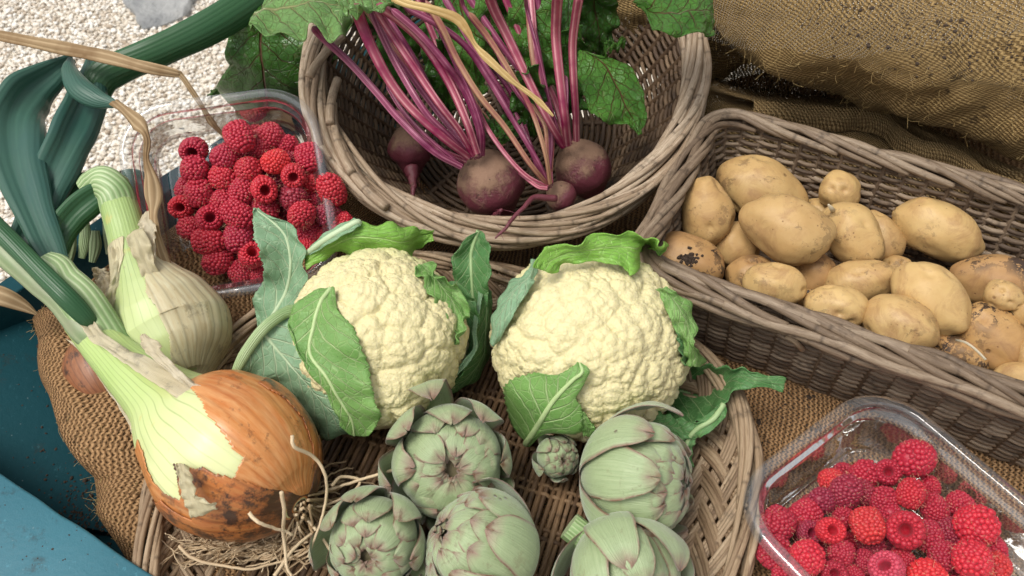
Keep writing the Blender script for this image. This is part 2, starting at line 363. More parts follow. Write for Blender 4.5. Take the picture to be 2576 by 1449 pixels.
def beet_mat():
    m = M('beet_skin'); ob = m.obj(True); t = m.at()
    n = m.noise(ob, 30, 5, .65)
    col = m.mix(n, (.095, .016, .028), (.19, .050, .065))
    soil = m.m_('MULTIPLY', m.mr(m.m_('ADD', t, m.m_('MULTIPLY', m.m_('SUBTRACT', m.noise(ob, 60, 6, .75), .5), 1.7)), .5, .85), .85)
    col = m.mix(soil, col, (.25, .155, .095))
    col = m.mix(m.mr(m.noise(ob, 130, 4, .8), .64, .68), col, (.04, .022, .014))
    return m.out(m.pb(col, m.mr(soil, 0, 1, .36, .85), m.bump(m.m_('ADD', m.noise(ob, 220, 5, .75), soil), .7, .0016)))
M_BEET = beet_mat()

def arti_mat(name, c0, c1):
    m = M(name); x, y = m.xy(m.uv()); ob = m.obj(True)
    st = m.noise(m.n('CombineXYZ', {0: m.m_('MULTIPLY', x, 1.3), 1: m.m_('MULTIPLY', y, 14.), 2: m.m_('MULTIPLY', m.rnd(), 9.)}).outputs[0], 1., 4, .6)
    col = m.mix(st, c0, c1)
    col = m.mix(m.mr(x, .1, .7, .25, 0), col, (.42, .52, .26))
    ed = m.m_('MAXIMUM', m.mr(x, .82, .97), m.mr(m.m_('ABSOLUTE', y), .84, .97))
    en = m.noise(ob, 90, 3)
    pu = m.m_('MULTIPLY', ed, m.mr(en, .25, .5))
    col = m.mix(m.m_('MULTIPLY', pu, .75), col, (.25, .11, .11))
    br = m.m_('MULTIPLY', m.mr(m.m_('MAXIMUM', m.mr(x, .93, 1.0), m.mr(m.m_('ABSOLUTE', y), .92, 1.)), .1, .6), m.mr(m.noise(ob, 110, 5, .75), .42, .6))
    col = m.mix(br, col, (.16, .075, .035))
    sp = m.m_('MULTIPLY', m.mr(m.vor(ob, 70), .06, .12, 1, 0), m.mr(m.noise(ob, 45, 2), .5, .6))
    col = m.mix(m.m_('MULTIPLY', sp, .8), col, (.09, .045, .025))
    fr = m.m_('MULTIPLY', m.mr(m.noise(ob, 75, 6, .8), .56, .66), m.mr(x, .3, .9))
    col = m.mix(m.m_('MULTIPLY', fr, .6), col, (.14, .08, .04))
    return m.out(m.pb(col, .42, m.bump(m.m_('ADD', m.m_('ADD', st, m.noise(ob, 90, 4)), m.m_('MULTIPLY', sp, -1.)), .6, .0014), **{'Specular IOR Level': .5, 'Sheen Weight': .35, 'Sheen Roughness': .4}))
M_ARTI = arti_mat('artichoke_bract', (.205, .285, .135), (.40, .47, .27))
m = M('artichoke_heart'); M_HEART = m.out(m.pb(m.mix(m.noise(m.obj(False), 130, 4), (.09, .055, .03), (.22, .20, .10)), .8, m.bump(m.noise(m.obj(False), 260, 4), .8, .002)))

m = M('clear_plastic')
lw = m.n('LayerWeight', {0: .35}).outputs['Fresnel']
nb = m.bump(m.noise(m.obj(False), 26, 3), .35, .004)
gl = m.n('BsdfGlossy', {'Color': (1, 1, 1), 'Roughness': .06, 'Normal': nb}).outputs[0]
df = m.n('BsdfDiffuse', {'Color': (.8, .82, .85)}).outputs[0]
tp = m.n('BsdfTransparent', {'Color': (.955, .965, .965)}).outputs[0]
a = m.n('MixShader', {0: .075, 1: tp, 2: df}).outputs[0]
M_PLAS = m.out(m.n('MixShader', {0: m.mr(lw, .0, 1., .05, .7), 1: a, 2: gl}).outputs[0])

m = M('dry_roots'); M_ROOT = m.out(m.pb(m.mix(m.at(), (.30, .19, .09), (.66, .52, .34)), .7))
m = M('willow_straw'); M_SOIL = m.out(m.pb((.045, .028, .018), .95, m.bump(m.noise(m.obj(False), 400, 4), .8, .002)))
m = M('pebble_stone'); t = m.at(); o_ = m.obj(False)
M_PEB = m.out(m.pb(m.mix(m.mr(m.noise(o_, 150, 3), .3, .7, 0, .35), m.ramp(t, [(0, (.36, .28, .20)), (.22, (.62, .54, .44)), (.55, (.78, .73, .65)), (1, (.86, .84, .80))]), (.45, .38, .30)), .8))  # stone colour set bright to stand in for stronger sunlight on the gravel
m = M('fine_gravel'); o_ = m.obj(False); v = m.vor(o_, 130)
M_GRAV = m.out(m.pb(m.mix(m.noise(o_, 160, 3), (.62, .54, .43), (.82, .76, .66)), .9, m.bump(v, 1., .006)))  # bright base colour carries the sunlit look here too
m = M('grey_flagstone'); o_ = m.obj(False)
M_SLATE = m.out(m.pb(m.mix(m.mr(m.noise(o_, 7, 6, .7), .35, .65), (.20, .21, .22), (.42, .42, .41)), .7, m.bump(m.noise(o_, 12, 8, .7), .9, .03)))
m = M('moss'); M_MOSS = m.out(m.pb(m.mix(m.noise(m.obj(False), 80, 3), (.22, .18, .05), (.10, .11, .04)), .9))
# ---------------------------------------------------------------- ground
GZ = -.60
g = MB(); n_ = 40; xs = np.linspace(-40, 40, n_); gx, gy = np.meshgrid(xs, xs, indexing='ij')
g.grid(np.stack([gx, gy, np.full_like(gx, GZ)], -1)); tag(g.build('ground', M_GRAV), kind='structure')
def ico(sub):
    import bmesh
    b = bmesh.new(); bmesh.ops.create_icosphere(b, subdivisions=sub, radius=1)
    V = np.array([v.co[:] for v in b.verts]); F = np.array([[v.index for v in f.verts] for f in b.faces]); b.free(); return V, F
IV1, IF1 = ico(1); IV2, IF2 = ico(2); IV3, IF3 = ico(3)
pb_ = MB(); prot = []
for k in range(8):
    rr = np.random.default_rng(k); V = IV2*np.array([rr.uniform(.8, 1.3), rr.uniform(.7, 1.), rr.uniform(.45, .75)])
    V = V+np.array([[nz(v, 1.1, k*5+3+j)*.32 for j in range(3)] for v in V]); prot.append(V)
# gravel patch: wherever the frame looks past the cart
c0 = [P(-60, 900, GZ), P(-60, -60, GZ), P(1300, -60, GZ), P(1000, 620, GZ)]
x0, x1 = min(c[0] for c in c0), max(c[0] for c in c0); y0, y1 = min(c[1] for c in c0), max(c[1] for c in c0)
sp = .0088; Vs = []; Fs = []; Ts = []; cnt = 0
for ix in range(int((x1-x0)/sp)):
    for iy in range(int((y1-y0)/sp)):
        x = x0+(ix+RNG.uniform(0, 1))*sp; y = y0+(iy+RNG.uniform(0, 1))*sp
        q = np.array([x, y, GZ])-CAM; w = q@FW; px = 1288+FP*(q@RT)/w; py = 724.5-FP*(q@UP)/w
        if px < -80 or px > 1150 or py < -60 or py > 830 or (px > 420 and py > 640) : continue
        s_ = RNG.uniform(.0027, .0060)*(1.35 if RNG.random() < .08 else 1); a = RNG.uniform(0, 2*PI); ca, sa = math.cos(a), math.sin(a)
        V = prot[RNG.integers(8)]@np.array([[ca, sa, 0], [-sa, ca, 0], [0, 0, 1]])*s_
        # tip
        b = RNG.uniform(-.5, .5); cb, sb = math.cos(b), math.sin(b); V = V@np.array([[1, 0, 0], [0, cb, sb], [0, -sb, cb]])
        Vs.append(V+np.array([x, y, GZ+s_*.35+RNG.uniform(0, .003)])); Fs.append(IF2+cnt*len(IV2)); Ts.append(np.full(len(IV2), RNG.random())); cnt += 1
pb_.raw(np.concatenate(Vs), np.concatenate(Fs), None, np.concatenate(Ts))
tag(pb_.build('gravel', M_PEB), kind='stuff', label='pale gravel chippings coloured bright for sunlight, covering the ground behind the cart', cat='gravel')
# flagstone at the top left
def slab(pix, z, th, name, mat, n=26, rough=.006, bev=.012):
    c = [P(a, b, z) for a, b in pix]; mb = MB()
    u = np.linspace(0, 1, n)[:, None, None]; v = np.linspace(0, 1, n)[None, :, None]
    G = (1-u)*(1-v)*c[0]+u*(1-v)*c[1]+u*v*c[2]+(1-u)*v*c[3]
    ed = np.minimum(np.minimum(u, 1-u), np.minimum(v, 1-v))[..., 0]
    G = G.copy()
    for i in range(n):
        for j in range(n):
            G[i, j, 2] += nz(G[i, j], 12)*rough-(bev if ed[i, j] < 1e-6 else 0)
            if ed[i, j] < .04: G[i, j, :2] += np.array([nz(G[i, j], 20, 4), nz(G[i, j], 20, 9)])*.012
    mb.grid(G)
    cyc = [(i, 0) for i in range(n)]+[(n-1, j) for j in range(1, n)]+[(i, n-1) for i in range(n-2, -1, -1)]+[(0, j) for j in range(n-2, -1, -1)]
    ring = np.array([G[a] for a in cyc]); low = ring-np.array([0, 0, th]); mb.grid(np.stack([ring, low]))
    return mb.build(name, mat, smooth=True)
tag(slab([(230, -160), (352, 62), (462, 30), (600, -160)], GZ+.022, .04, 'paving_slab', M_SLATE), 'grey stone slab lying in the pale gravel at the top left', 'paving slab')
# ---------------------------------------------------------------- cart
cart = empty('wooden_cart', (-.40, .30, -.6), 'teal painted wooden cart with light blue front rail holding the vegetables', 'cart')
def board(name, a, b, wv, tv, mat, parent, n=40, bev=.002):
    "beam from a to b; wv = width vector, tv = thickness vector"
    a, b, wv, tv = map(np.asarray, (a, b, wv, tv)); ws, ts = np.linalg.norm(wv), np.linalg.norm(tv); wu, tu = wv/ws, tv/ts
    sec = []
    for cx, cy in ((0, 0), (1, 0), (1, 1), (0, 1)):
        ccx = cx*ws+(bev if cx == 0 else -bev); ccy = cy*ts+(bev if cy == 0 else -bev)
        a0 = {(0, 0): PI, (1, 0): 1.5*PI, (1, 1): 0, (0, 1): .5*PI}[(cx, cy)]
        for k in range(4):
            an = a0+k*PI/6; sec.append(wu*(ccx+bev*math.cos(an))+tu*(ccy+bev*math.sin(an)))
    sec.append(sec[0]); sec = np.array(sec); t = np.linspace(0, 1, n)
    ln = a+(b-a)*t[:, None]
    mb = MB(); G = ln[:, None]+sec[None]
    for i in range(n):
        for j in range(len(sec)-1):
            G[i, j] += np.array([nz(G[i, j], 30, 2), nz(G[i, j], 30, 5), nz(G[i, j], 30, 8)])*.0012
    G[:, -1] = G[:, 0]; mb.grid(G)
    for e in (0, -1):
        c = G[e, :-1].mean(0); V = np.concatenate([G[e, :-1], [c]]); m_ = len(sec)-1
        mb.raw(V, [[i, (i+1) % m_, m_] for i in range(m_)])
    return mb.build(name, mat, parent)
# front rail (light blue), seen from above at the bottom left
A = P(-260, 1018, .05); B = P(620, 1602, .05); d = unit(B-A); out_ = np.cross(d, [0, 0, 1.]); 
if out_[0] > 0: out_ = -out_
board('front_rail', A, B, out_*.052, np.array([0, 0, -.032]), M_BLUE, cart)
board('outer_board', A+out_*.055+np.array([0, 0, -.012]), B+out_*.055+np.array([0, 0, -.012]), out_*.06, np.array([0, 0, -.03]), M_WORN, cart)
board('front_board', A+np.array([0, 0, -.034])-out_*-.002, B+np.array([0, 0, -.034]), out_*.03, np.array([0, 0, -.12]), M_TEAL, cart)
# back rail
A2 = P(-330, 985, .035); B2 = P(1080, 40, .035); d2 = unit(B2-A2); o2 = np.cross([0, 0, 1.], d2)
board('back_rail', A2, B2, o2*.022, np.array([0, 0, -.05]), M_TEAL, cart, 60)
board('back_board', A2+np.array([0, 0, -.052]), B2+np.array([0, 0, -.052]), o2*.016, np.array([0, 0, -.09]), M_TEAL, cart)
# sloping dark end panel
q = [P(-160, 690, .040), P(78, 812, .0), P(300, 1345, -.045), P(-230, 1230, .0)]
def quadslab(name, q, th, mat, parent, n=24):
    mb = MB(); u = np.linspace(0, 1, n)[:, None, None]; v = np.linspace(0, 1, n)[None, :, None]
    G = (1-u)*(1-v)*q[0]+u*(1-v)*q[1]+u*v*q[2]+(1-u)*v*q[3]
    nr = unit(np.cross(q[1]-q[0], q[3]-q[0])); nr = nr if nr[2] > 0 else -nr
    mb.grid(G); mb.grid(G-nr*th)
    for s_ in (G[0], G[-1], G[:, 0], G[:, -1]): mb.grid(np.stack([s_, s_-nr*th]))
    return mb.build(name, mat, parent, smooth=False)
quadslab('end_panel', q, .014, M_TEAL, cart)
quadslab('floor_board', [np.array([-.44, .10, -.075]), np.array([.62, .10, -.075]), np.array([.62, .92, -.075]), np.array([-.19, .80, -.075])], .02, M_TEAL, cart)
quadslab('floor_plank', [np.array([-.56, .06, -.052]), np.array([.1, .06, -.052]), np.array([.1, .45, -.052]), np.array([-.40, .40, -.052])], .02, M_TEAL, cart)
# ---------------------------------------------------------------- hessian
def patch(mb, net, nu, nv, amp=.004, sc=14, seed=0, uvs=None, rot=0., amp2=.0012):
    N = np.asarray(net, float); G = spl(N, nu); G = spl(G.transpose(1, 0, 2), nv).transpose(1, 0, 2)
    nr = unit(np.cross(np.gradient(G, axis=0), np.gradient(G, axis=1)))
    nr[nr[..., 2] < 0] *= -1 if False else 1
    du = np.linalg.norm(np.diff(G, axis=0), axis=2).mean(1).sum(); dv = np.linalg.norm(np.diff(G, axis=1), axis=2).mean(0).sum()
    D = np.array([[nz(p, sc, seed)*amp+nz(p, sc*3.7, seed+9)*amp2 for p in r_] for r_ in G]); G = G+nr*D[..., None]
    U, V = np.meshgrid(np.linspace(0, du, nu), np.linspace(0, dv, nv), indexing='ij')
    c, s_ = math.cos(rot), math.sin(rot); mb.grid(G, np.stack([U*c-V*s_, U*s_+V*c], -1)); return G
cl = MB()
def W(l): return [P(*a) if len(a) == 3 and a[0] > 3 or abs(a[0]) > 3 else np.array(a, float) for a in l]
floor_net = [
 [P(470, 1560, -.01), (.00, .12, 0), (.15, .12, 0), (.35, .12, 0), (.62, .12, 0)],
 [P(400, 1400, -.006), (.00, .2, 0), (.15, .2, 0), (.35, .22, 0), (.62, .25, 0)],
 [P(290, 1230, .0), (-.1, .3, 0), (.12, .3, 0), (.35, .3, .0), (.62, .36, .02)],
 [P(150, 960, .0), (-.1, .38, 0), (.12, .4, 0), (.35, .4, .01), (.62, .47, .03)],
 [P(210, 760, .012), (-.2, .46, .012), (.06, .50, -.012), (.33, .5, .0), (.62, .56, .04)],
 [P(400, 600, .022), (-.18, .53, .022), (.02, .58, -.04), (.3, .6, .0), (.62, .64, .04)],
 [P(560, 480, .026), (-.14, .60, .026), (.02, .66, -.045), (.28, .7, .01), (.62, .74, .04)],
 [P(735, 340, .034), P(860, 330, .034), (.03, .76, -.02), (.28, .8, .02), (.62, .86, .04)]]
FG_ = patch(cl, floor_net, 150, 150, .004, 16, 3, rot=.5)
# rolled folds along the left side
def fold(pts, seed, flat=.6, amp=.1, mb=cl, nlen=150, sides=48, sc=20, rot=0.):
    A_ = np.array([[*P(a, b, z), r*S(P(a, b, z))] for a, b, z, r in pts]); G = spl(A_, nlen); c = G[:, :3]; r = G[:, 3]
    T, A, B = frames(c, unit(CAM-c)); th = np.linspace(-PI, PI, sides+1)
    R = np.array([[1+amp*nz((c[i]*1.0+np.array([0, 0, math.cos(t)*.03]))*1., sc, seed+math.sin(t)*1.5)*2 for t in th] for i in range(nlen)])
    Q = c[:, None]+(r[:, None]*R)[..., None]*(np.sin(th)[None, :, None]*A[:, None]+flat*np.cos(th)[None, :, None]*B[:, None])
    d = np.concatenate([[0], np.cumsum(np.linalg.norm(np.diff(c, axis=0), axis=1))]); rm = r.mean()
    UV = np.stack([np.broadcast_to(d[:, None], R.shape), np.broadcast_to((th*rm)[None], R.shape)], -1); mb.grid(Q, UV); return Q
fold([(100, 790, .012, 20), (165, 840, .018, 75), (212, 930, .018, 98), (270, 1040, .016, 105), (330, 1130, .012, 100), (400, 1180, .006, 70), (470, 1200, .0, 20)], 1.5, .5)
fold([(260, 1150, .0, 30), (330, 1215, .006, 92), (372, 1290, .008, 100), (430, 1370, .006, 96), (500, 1450, .004, 90), (620, 1560, .0, 80)], 7.5, .45)
fold([(215, 770, .015, 20), (260, 740, .022, 45), (330, 705, .028, 55), (420, 650, .03, 50), (520, 700, .02, 50), (620, 790, .01, 40), (700, 830, .0, 20)], 3.3, .5, .14)
fold([(640, 610, .01, 30), (780, 560, .02, 60), (880, 500, .02, 80), (900, 400, .02, 70), (850, 330, .02, 30)], 5.3, .35, .12)
o = cl.build('hessian_cloth', MB_TAN, origin=(0, .4, 0)); CLO = o; FOLDS = cl.V; tag(o, 'brown hessian cloth lining the cart, rumpled along its left edge', 'hessian cloth')
# sack roll behind the potatoes
sk = MB()
net = [
 [P(1420, -420, 0.100), P(1640, -420, 0.025), P(1900, -420, 0.025), P(2150, -420, 0.025), P(2420, -380, 0.025), P(2760, -300, 0.025)],
 [P(1420, -200, 0.120), P(1640, -180, 0.115), P(1880, -190, 0.135), P(2150, -170, 0.145), P(2420, -120, 0.145), P(2760, -60, 0.145)],
 [P(1430, -80, 0.120), P(1650, -60, 0.145), P(1860, -40, 0.175), P(2120, -20, 0.195), P(2400, 20, 0.195), P(2760, 80, 0.195)],
 [P(1440, 0, 0.100), P(1660, 20, 0.145), P(1845, 40, 0.165), P(2080, 90, 0.195), P(2370, 140, 0.195), P(2740, 230, 0.195)],
 [P(1460, 60, 0.080), P(1690, 90, 0.115), P(1835, 105, 0.145), P(2040, 150, 0.175), P(2330, 215, 0.180), P(2700, 290, 0.175)],
 [P(1480, 100, 0.060), P(1730, 150, 0.075), P(1850, 150, 0.115), P(2020, 192, 0.145), P(2290, 275, 0.145), P(2660, 368, 0.145)],
 [P(1500, 130, 0.040), P(1760, 190, 0.045), P(1880, 165, 0.075), P(2040, 200, 0.110), P(2290, 287, 0.115), P(2650, 382, 0.115)],
 [P(1520, 150, 0.020), P(1780, 200, -0.005), P(1900, 150, 0.035), P(2060, 180, 0.065), P(2300, 262, 0.075), P(2660, 350, 0.075)],
 [P(1530, 150, 0.000), P(1800, 190, -0.030), P(1930, 130, -0.025), P(2080, 150, -0.005), P(2320, 230, 0.005), P(2680, 320, 0.005)]]
SG = patch(sk, net, 180, 240, .020, 13, 21, rot=.12, amp2=.005)
o = sk.build('hessian_sack', MB_SACK, origin=(.3, .75, .05)); tag(o, 'bulging soil-flecked hessian sack heaped behind the potato basket at the top right', 'sack')
def fuzz(G, n, L, label, parent, r=.00016, pal=None):
    mb = MB(); nu, nv = G.shape[:2]; nr = unit(np.cross(np.gradient(G, axis=0), np.gradient(G, axis=1)))
    for k in range(n):
        i, j = RNG.integers(2, nu-2), RNG.integers(2, nv-2); p = G[i, j]; x_, y_ = (CAM-p), nr[i, j]; y_ = y_ if x_@y_ > 0 else -y_
        d = unit(RNG.normal(size=3)+y_*.9); e = unit(RNG.normal(size=3)); l = L*RNG.uniform(.4, 1.3)
        tube(mb, spl([p-y_*.0005, p+d*l*.4, p+d*l*.7+e*l*.35, p+d*l*.8+e*l*.8+y_*l*.1], 9), np.full(9, r), 3, RNG.random())
    o = mb.build('loose_fibres', MS_DRYY, None); o.parent = parent; o.matrix_parent_inverse = Matrix.Translation(-parent.location); o['kind'] = 'stuff'; return o
fuzz(SG, 1500, .009, '', bpy.data.objects['hessian_sack'])
# lower folded cloth with hem
lc = MB()
net = [
 [P(1600, 60, -.06), P(1900, 130, -.05), P(2080, 190, -.05), P(2240, 250, -.05), P(2420, 330, -.05), P(2700, 440, -.05)],
 [P(1640, 150, .0), P(1880, 205, .0), P(2060, 232, .0), P(2220, 266, .01), P(2400, 350, .01), P(2680, 470, .01)],
 [P(1740, 195, .085), P(1900, 246, .08), P(2098, 264, .085), P(2231, 282, .09), P(2409, 366, .09), P(2640, 470, .09)],
 [P(1745, 240, .08), P(1900, 262, .072), P(2090, 300, .07), P(2225, 320, .075), P(2380, 400, .075), P(2640, 500, .075)],
 [P(1745, 290, .06), P(1900, 300, .065), P(2080, 345, .07), P(2220, 385, .07), P(2370, 440, .07), P(2640, 540, .07)],
 [P(1745, 400, .02), P(1900, 420, .02), P(2080, 460, .02), P(2220, 500, .02), P(2370, 560, .02), P(2640, 680, .02)]]
G = patch(lc, net, 110, 150, .005, 18, 33, rot=-.2)
fuzz(G, 300, .007, '', bpy.data.objects['hessian_sack']) if False else None
hm = np.array([P(1900, 250, .092), P(2000, 262, .096), P(2098, 268, .098), P(2180, 272, .098), P(2235, 288, .10), P(2275, 320, .10), P(2330, 352, .10), P(2400, 366, .10), P(2450, 400, .10), P(2500, 436, .10), P(2640, 480, .10)])
hv = np.array([(0, -.012, -.018)]*len(hm)); hs = spl(hm, 160); nn = 10; rows = []
for j in range(nn):
    t = j/(nn-1); rows.append(hs+np.array([0, -.010, -.020])*t+np.array([0, -.004, .005])*math.sin(PI*t)+np.array([[nz(p, 40, 3)*.004*(1+t), nz(p, 40, 7)*.003, nz(p, 30, 5)*.003*t] for p in hs]))
Hm = np.stack(rows); d = np.linspace(0, .6, 160); lc.grid(Hm, np.stack([np.broadcast_to(d[None], Hm.shape[:2]), np.broadcast_to(np.linspace(0, .022, nn)[:, None], Hm.shape[:2])], -1))
for q_ in (FG_, cl.V[1].reshape(150, 49, 3), cl.V[2].reshape(150, 49, 3)): fuzz(q_, 260 if q_ is not FG_ else 900, .006, '', CLO)
o = lc.build('hessian_cloth', MB_DARK, origin=(.3, .7, .03)); tag(o, 'darker hessian cloth with a frayed hem between the potato basket and the sack', 'hessian cloth')
# soil crumbs on the sack and on the cloth at the lower right
def ray_on(objs, px, py):
    best = None
    for ob in objs:
        mi = ob.matrix_world.inverted(); loc = mi@Vector(CAM); dr = (mi.to_3x3()@Vector(ray(px, py))).normalized()
        hit, p, n, i = ob.ray_cast(loc, dr)
        if hit and (best is None or (p-loc).length < best[1]): best = (ob.matrix_world@p, (p-loc).length, n)
    return best
bpy.context.view_layer.update()
def crumbs(objname_idx, spots, label, smin, smax):
    mb = MB(); Vs = []; Fs = []; c = 0
    for px, py in spots:
        h = ray_on(objname_idx, px, py)
        if not h: continue
        s_ = RNG.uniform(smin, smax)*(2. if RNG.random() < .07 else 1); V = IV1*np.array([s_, s_*RNG.uniform(.6, 1), s_*.6]); V = V*(1+RNG.uniform(-.35, .35, len(V)))[:, None]
        a = RNG.uniform(0, 6.28); V = V@np.array([[math.cos(a), math.sin(a), 0], [-math.sin(a), math.cos(a), 0], [0, 0, 1]])
        Vs.append(V+np.array(h[0])+np.array(h[2])*s_*.2); Fs.append(IF1+c*len(V)); c += 1
    mb.raw(np.concatenate(Vs), np.concatenate(Fs)); o = mb.build('soil_crumbs', M_SOIL, smooth=False); tag(o, label, 'soil', kind='stuff')
sackobj = bpy.data.objects['hessian_sack']; clothobj = bpy.data.objects['hessian_cloth']
sp1 = []
for k in range(420):
    u_ = RNG.random(); px = 2000+600*u_**.8; py = RNG.normal(20+ (px-2000)*.16, 50); sp1.append((px, py))
crumbs([sackobj], sp1, 'dark soil crumbs scattered over the top of the hessian sack', .0004, .0013)
sp2 = [(2000+RNG.normal(0, 60), 1020+RNG.normal(0, 25)) for k in range(25)]+[(RNG.uniform(2050, 2560), RNG.uniform(1020, 1440)) for k in range(160)]+[(RNG.uniform(1900, 2100), RNG.uniform(960, 1250)) for k in range(40)]
crumbs([clothobj], sp2, 'dark soil crumbs lying on the hessian around the right plastic punnet', .0005, .0016)
sp3 = [(RNG.uniform(150, 300), RNG.uniform(1250, 1400)) for k in range(150)]
crumbs([clothobj], [(RNG.uniform(450, 640), RNG.uniform(735, 790)) for k in range(30)], 'specks of soil on the hessian in front of the left punnet', .0004, .001)
crumbs([bpy.data.objects['floor_plank'], bpy.data.objects['end_panel']], [(RNG.normal(215, 55), RNG.normal(1290, 55)) for k in range(320)]+[(RNG.uniform(0, 250), RNG.uniform(850, 1350)) for k in range(60)], 'dark soil and debris gathered in the corner of the teal cart', .0004, .0016)
crumbs([bpy.data.objects['front_rail']], [(RNG.uniform(0, 400), RNG.uniform(1200, 1449)) for k in range(40)], 'few specks of soil on the light blue rail', .0003, .0008)
# ---------------------------------------------------------------- wicker
class Path:
    "closed planar path; pos(s, inset, z) in basket coordinates"
    def __init__(s, pts):
        A = np.asarray(pts, float); A = np.concatenate([A, A[:1]]); d = np.concatenate([[0], np.cumsum(np.linalg.norm(np.diff(A, axis=0), axis=1))]); s.L = d[-1]
        t = np.linspace(0, s.L, 1441); s.p = np.stack([np.interp(t, d, A[:, 0]), np.interp(t, d, A[:, 1])], -1); s.c = s.p[:-1].mean(0)
        T = np.roll(s.p[:-1], -1, 0)-np.roll(s.p[:-1], 1, 0); T = unit(T); N = np.stack([T[:, 1], -T[:, 0]], -1)
        k = np.hanning(31); k /= k.sum(); N = np.stack([np.convolve(np.concatenate([N[-15:, i], N[:, i], N[:15, i]]), k, 'valid') for i in (0, 1)], -1); N = unit(N)
        if ((s.p[:-1]-s.c)*N).sum() < 0: N = -N
        s.N = np.concatenate([N, N[:1]])
    def at(s, u, off=0., z=0.):
        u = np.mod(np.asarray(u, float), 1.)*1440; i = np.floor(u).astype(int) % 1440; f = (u-np.floor(u))[..., None]
        p = s.p[i]*(1-f)+s.p[i+1]*f; n = s.N[i]*(1-f)+s.N[i+1]*f; off = np.broadcast_to(off, u.shape); z = np.broadcast_to(z, u.shape)
        return np.concatenate([p+n*off[..., None], z[..., None]], -1)
def place(mb, M4):
    "transform everything so far in the builder into the place"
    mb.V = [xf(M4, v) for v in mb.V]; return mb
def weave(mb, path, rows, prof, nst, amp, r, per=8, seed=0, wob=.0004):
    rg = np.random.default_rng(seed); n = nst*per
    u = np.linspace(0, 1, n+1)
    for k, h in enumerate(rows):
        ph = PI*k+rg.uniform(-.2, .2)
        wv = np.array([nz1(x*18, seed+k*.37) for x in u]); wv[-1] = wv[0]; wz = np.array([nz1(x*14+5, seed+k*.77+40) for x in u]); wz[-1] = wz[0]
        off = prof(h)+amp*np.cos(PI*nst*u+ph)+wv*wob
        pts = path.at(u, off, h+wz*wob*1.6); rr = r*rg.uniform(.82, 1.15)*(1+.12*wv)
        # several rods end to end along one row
        cuts = [0]; 
        while cuts[-1] < n: cuts.append(min(n, cuts[-1]+int(rg.uniform(.12, .34)*n)))
        for a, b in zip(cuts[:-1], cuts[1:]):
            if b-a < 2: continue
            tube(mb, pts[a:b+1], rr[a:b+1], 6, rg.random(), cap=True)
def stakes(mb, path, nst, z0, z1, prof, r, seed=0, skip=1):
    rg = np.random.default_rng(seed)
    for j in range(0, nst, skip):
        z = np.linspace(z0, z1, 8); u = np.full(8, (j+.5)/nst*1.)
        tube(mb, path.at(u, np.array([prof(a) for a in z]), z), r*rg.uniform(.85, 1.1), 6, rg.random()*.6)
def rim(mb, path, z, off0, N, span, r, rr, a0, a1, seed=0, npt=50, el=1.0, jit=.25, push=0.):
    "rods rolled over the edge: each starts inside low and ends outside"
    rg = np.random.default_rng(seed)
    for i in range(N):
        s0 = (i+rg.uniform(-jit, jit))/N; sp_ = span*rg.uniform(.8, 1.2); t = np.linspace(0, 1, npt); u = s0+sp_*t
        te = t**1.0
        an = np.radians(a0+(a1-a0)*te)+np.array([nz1(x*3, seed+i)*.25 for x in t]); R = rr*(1+.12*rg.normal())
        off = off0+R*np.cos(an)+push; zz = z+R*el*np.sin(an)+np.array([nz1(x*4+9, seed+i)*.0012 for x in t])
        q = r*rg.uniform(.8, 1.15)*(1-.25*np.abs(2*t-1)**3)
        G = tube(mb, path.at(u, off, zz), q, 8, rg.uniform(.35, 1), cap=True)
def rotm(loc, rot):
    from mathutils import Euler
    return np.array((Matrix.Translation(Vector(loc))@Euler(rot).to_matrix().to_4x4()))
def rings(mb, R0, z, pitch, r, nst, amp, seed, path=None):
    k = 0; rad = .008
    while rad < R0:
        n = max(24, int(rad*2*PI/.004)); u = np.linspace(0, 2*PI, n+1)
        p = np.stack([rad*np.cos(u), rad*np.sin(u), z+amp*np.cos(nst/2*u+PI*k)], -1); tube(mb, p, r*random.uniform(.85, 1.1), 5, random.random()*.7); rad += pitch; k += 1
    for j in range(nst//2):
        a = j*4*PI/nst; t = np.linspace(.01, R0, 6); tube(mb, np.stack([t*math.cos(a), t*math.sin(a), np.full(6, z)], -1), r*1.2, 5, .3)
# --- round basket holding the beetroot
RC = np.array([-.0077, .671, .13]); TX = .32; TY = -.026; HB = .115; RR = .1765
nrm_ = np.array([math.sin(TY), -math.sin(TX)*math.cos(TY), math.cos(TX)*math.cos(TY)])
RB0 = RC-nrm_*HB; RBM = rotm(RB0, (TX, TY, 0))
th = np.linspace(0, 2*PI, 200, endpoint=False); cpath = Path(np.stack([RR*np.cos(th), RR*np.sin(th)], -1))
prof = lambda h: -.062*(1-min(1., max(0, h/HB)))**1.25-.002
rb = empty('round_basket', RB0, 'deep round grey willow basket tilted forward and filled with beetroot', 'basket', rot=(TX, TY, 0))
b = MB(); weave(b, cpath, np.arange(.003, HB-.002, .0032), prof, 52, .0018, .0022, 7, 11); place(b, RBM).build('side', MW_SIDE, rb)
b = MB(); stakes(b, cpath, 52, 0, HB+.004, prof, .0030, 4); place(b, RBM).build('stakes', MW_SIDE, rb)
b = MB(); rings(b, RR-.060, .004, .0058, .0027, 32, .0016, 5); place(b, RBM).build('base', MW_SIDE, rb)
b = MB()
rim(b, cpath, HB, .0, 40, .23, .0028, .0100, 225, -35, 3, el=.85)
rim(b, cpath, HB-.002, .0, 16, .34, .0030, .0075, 120, -60, 8, el=.9)
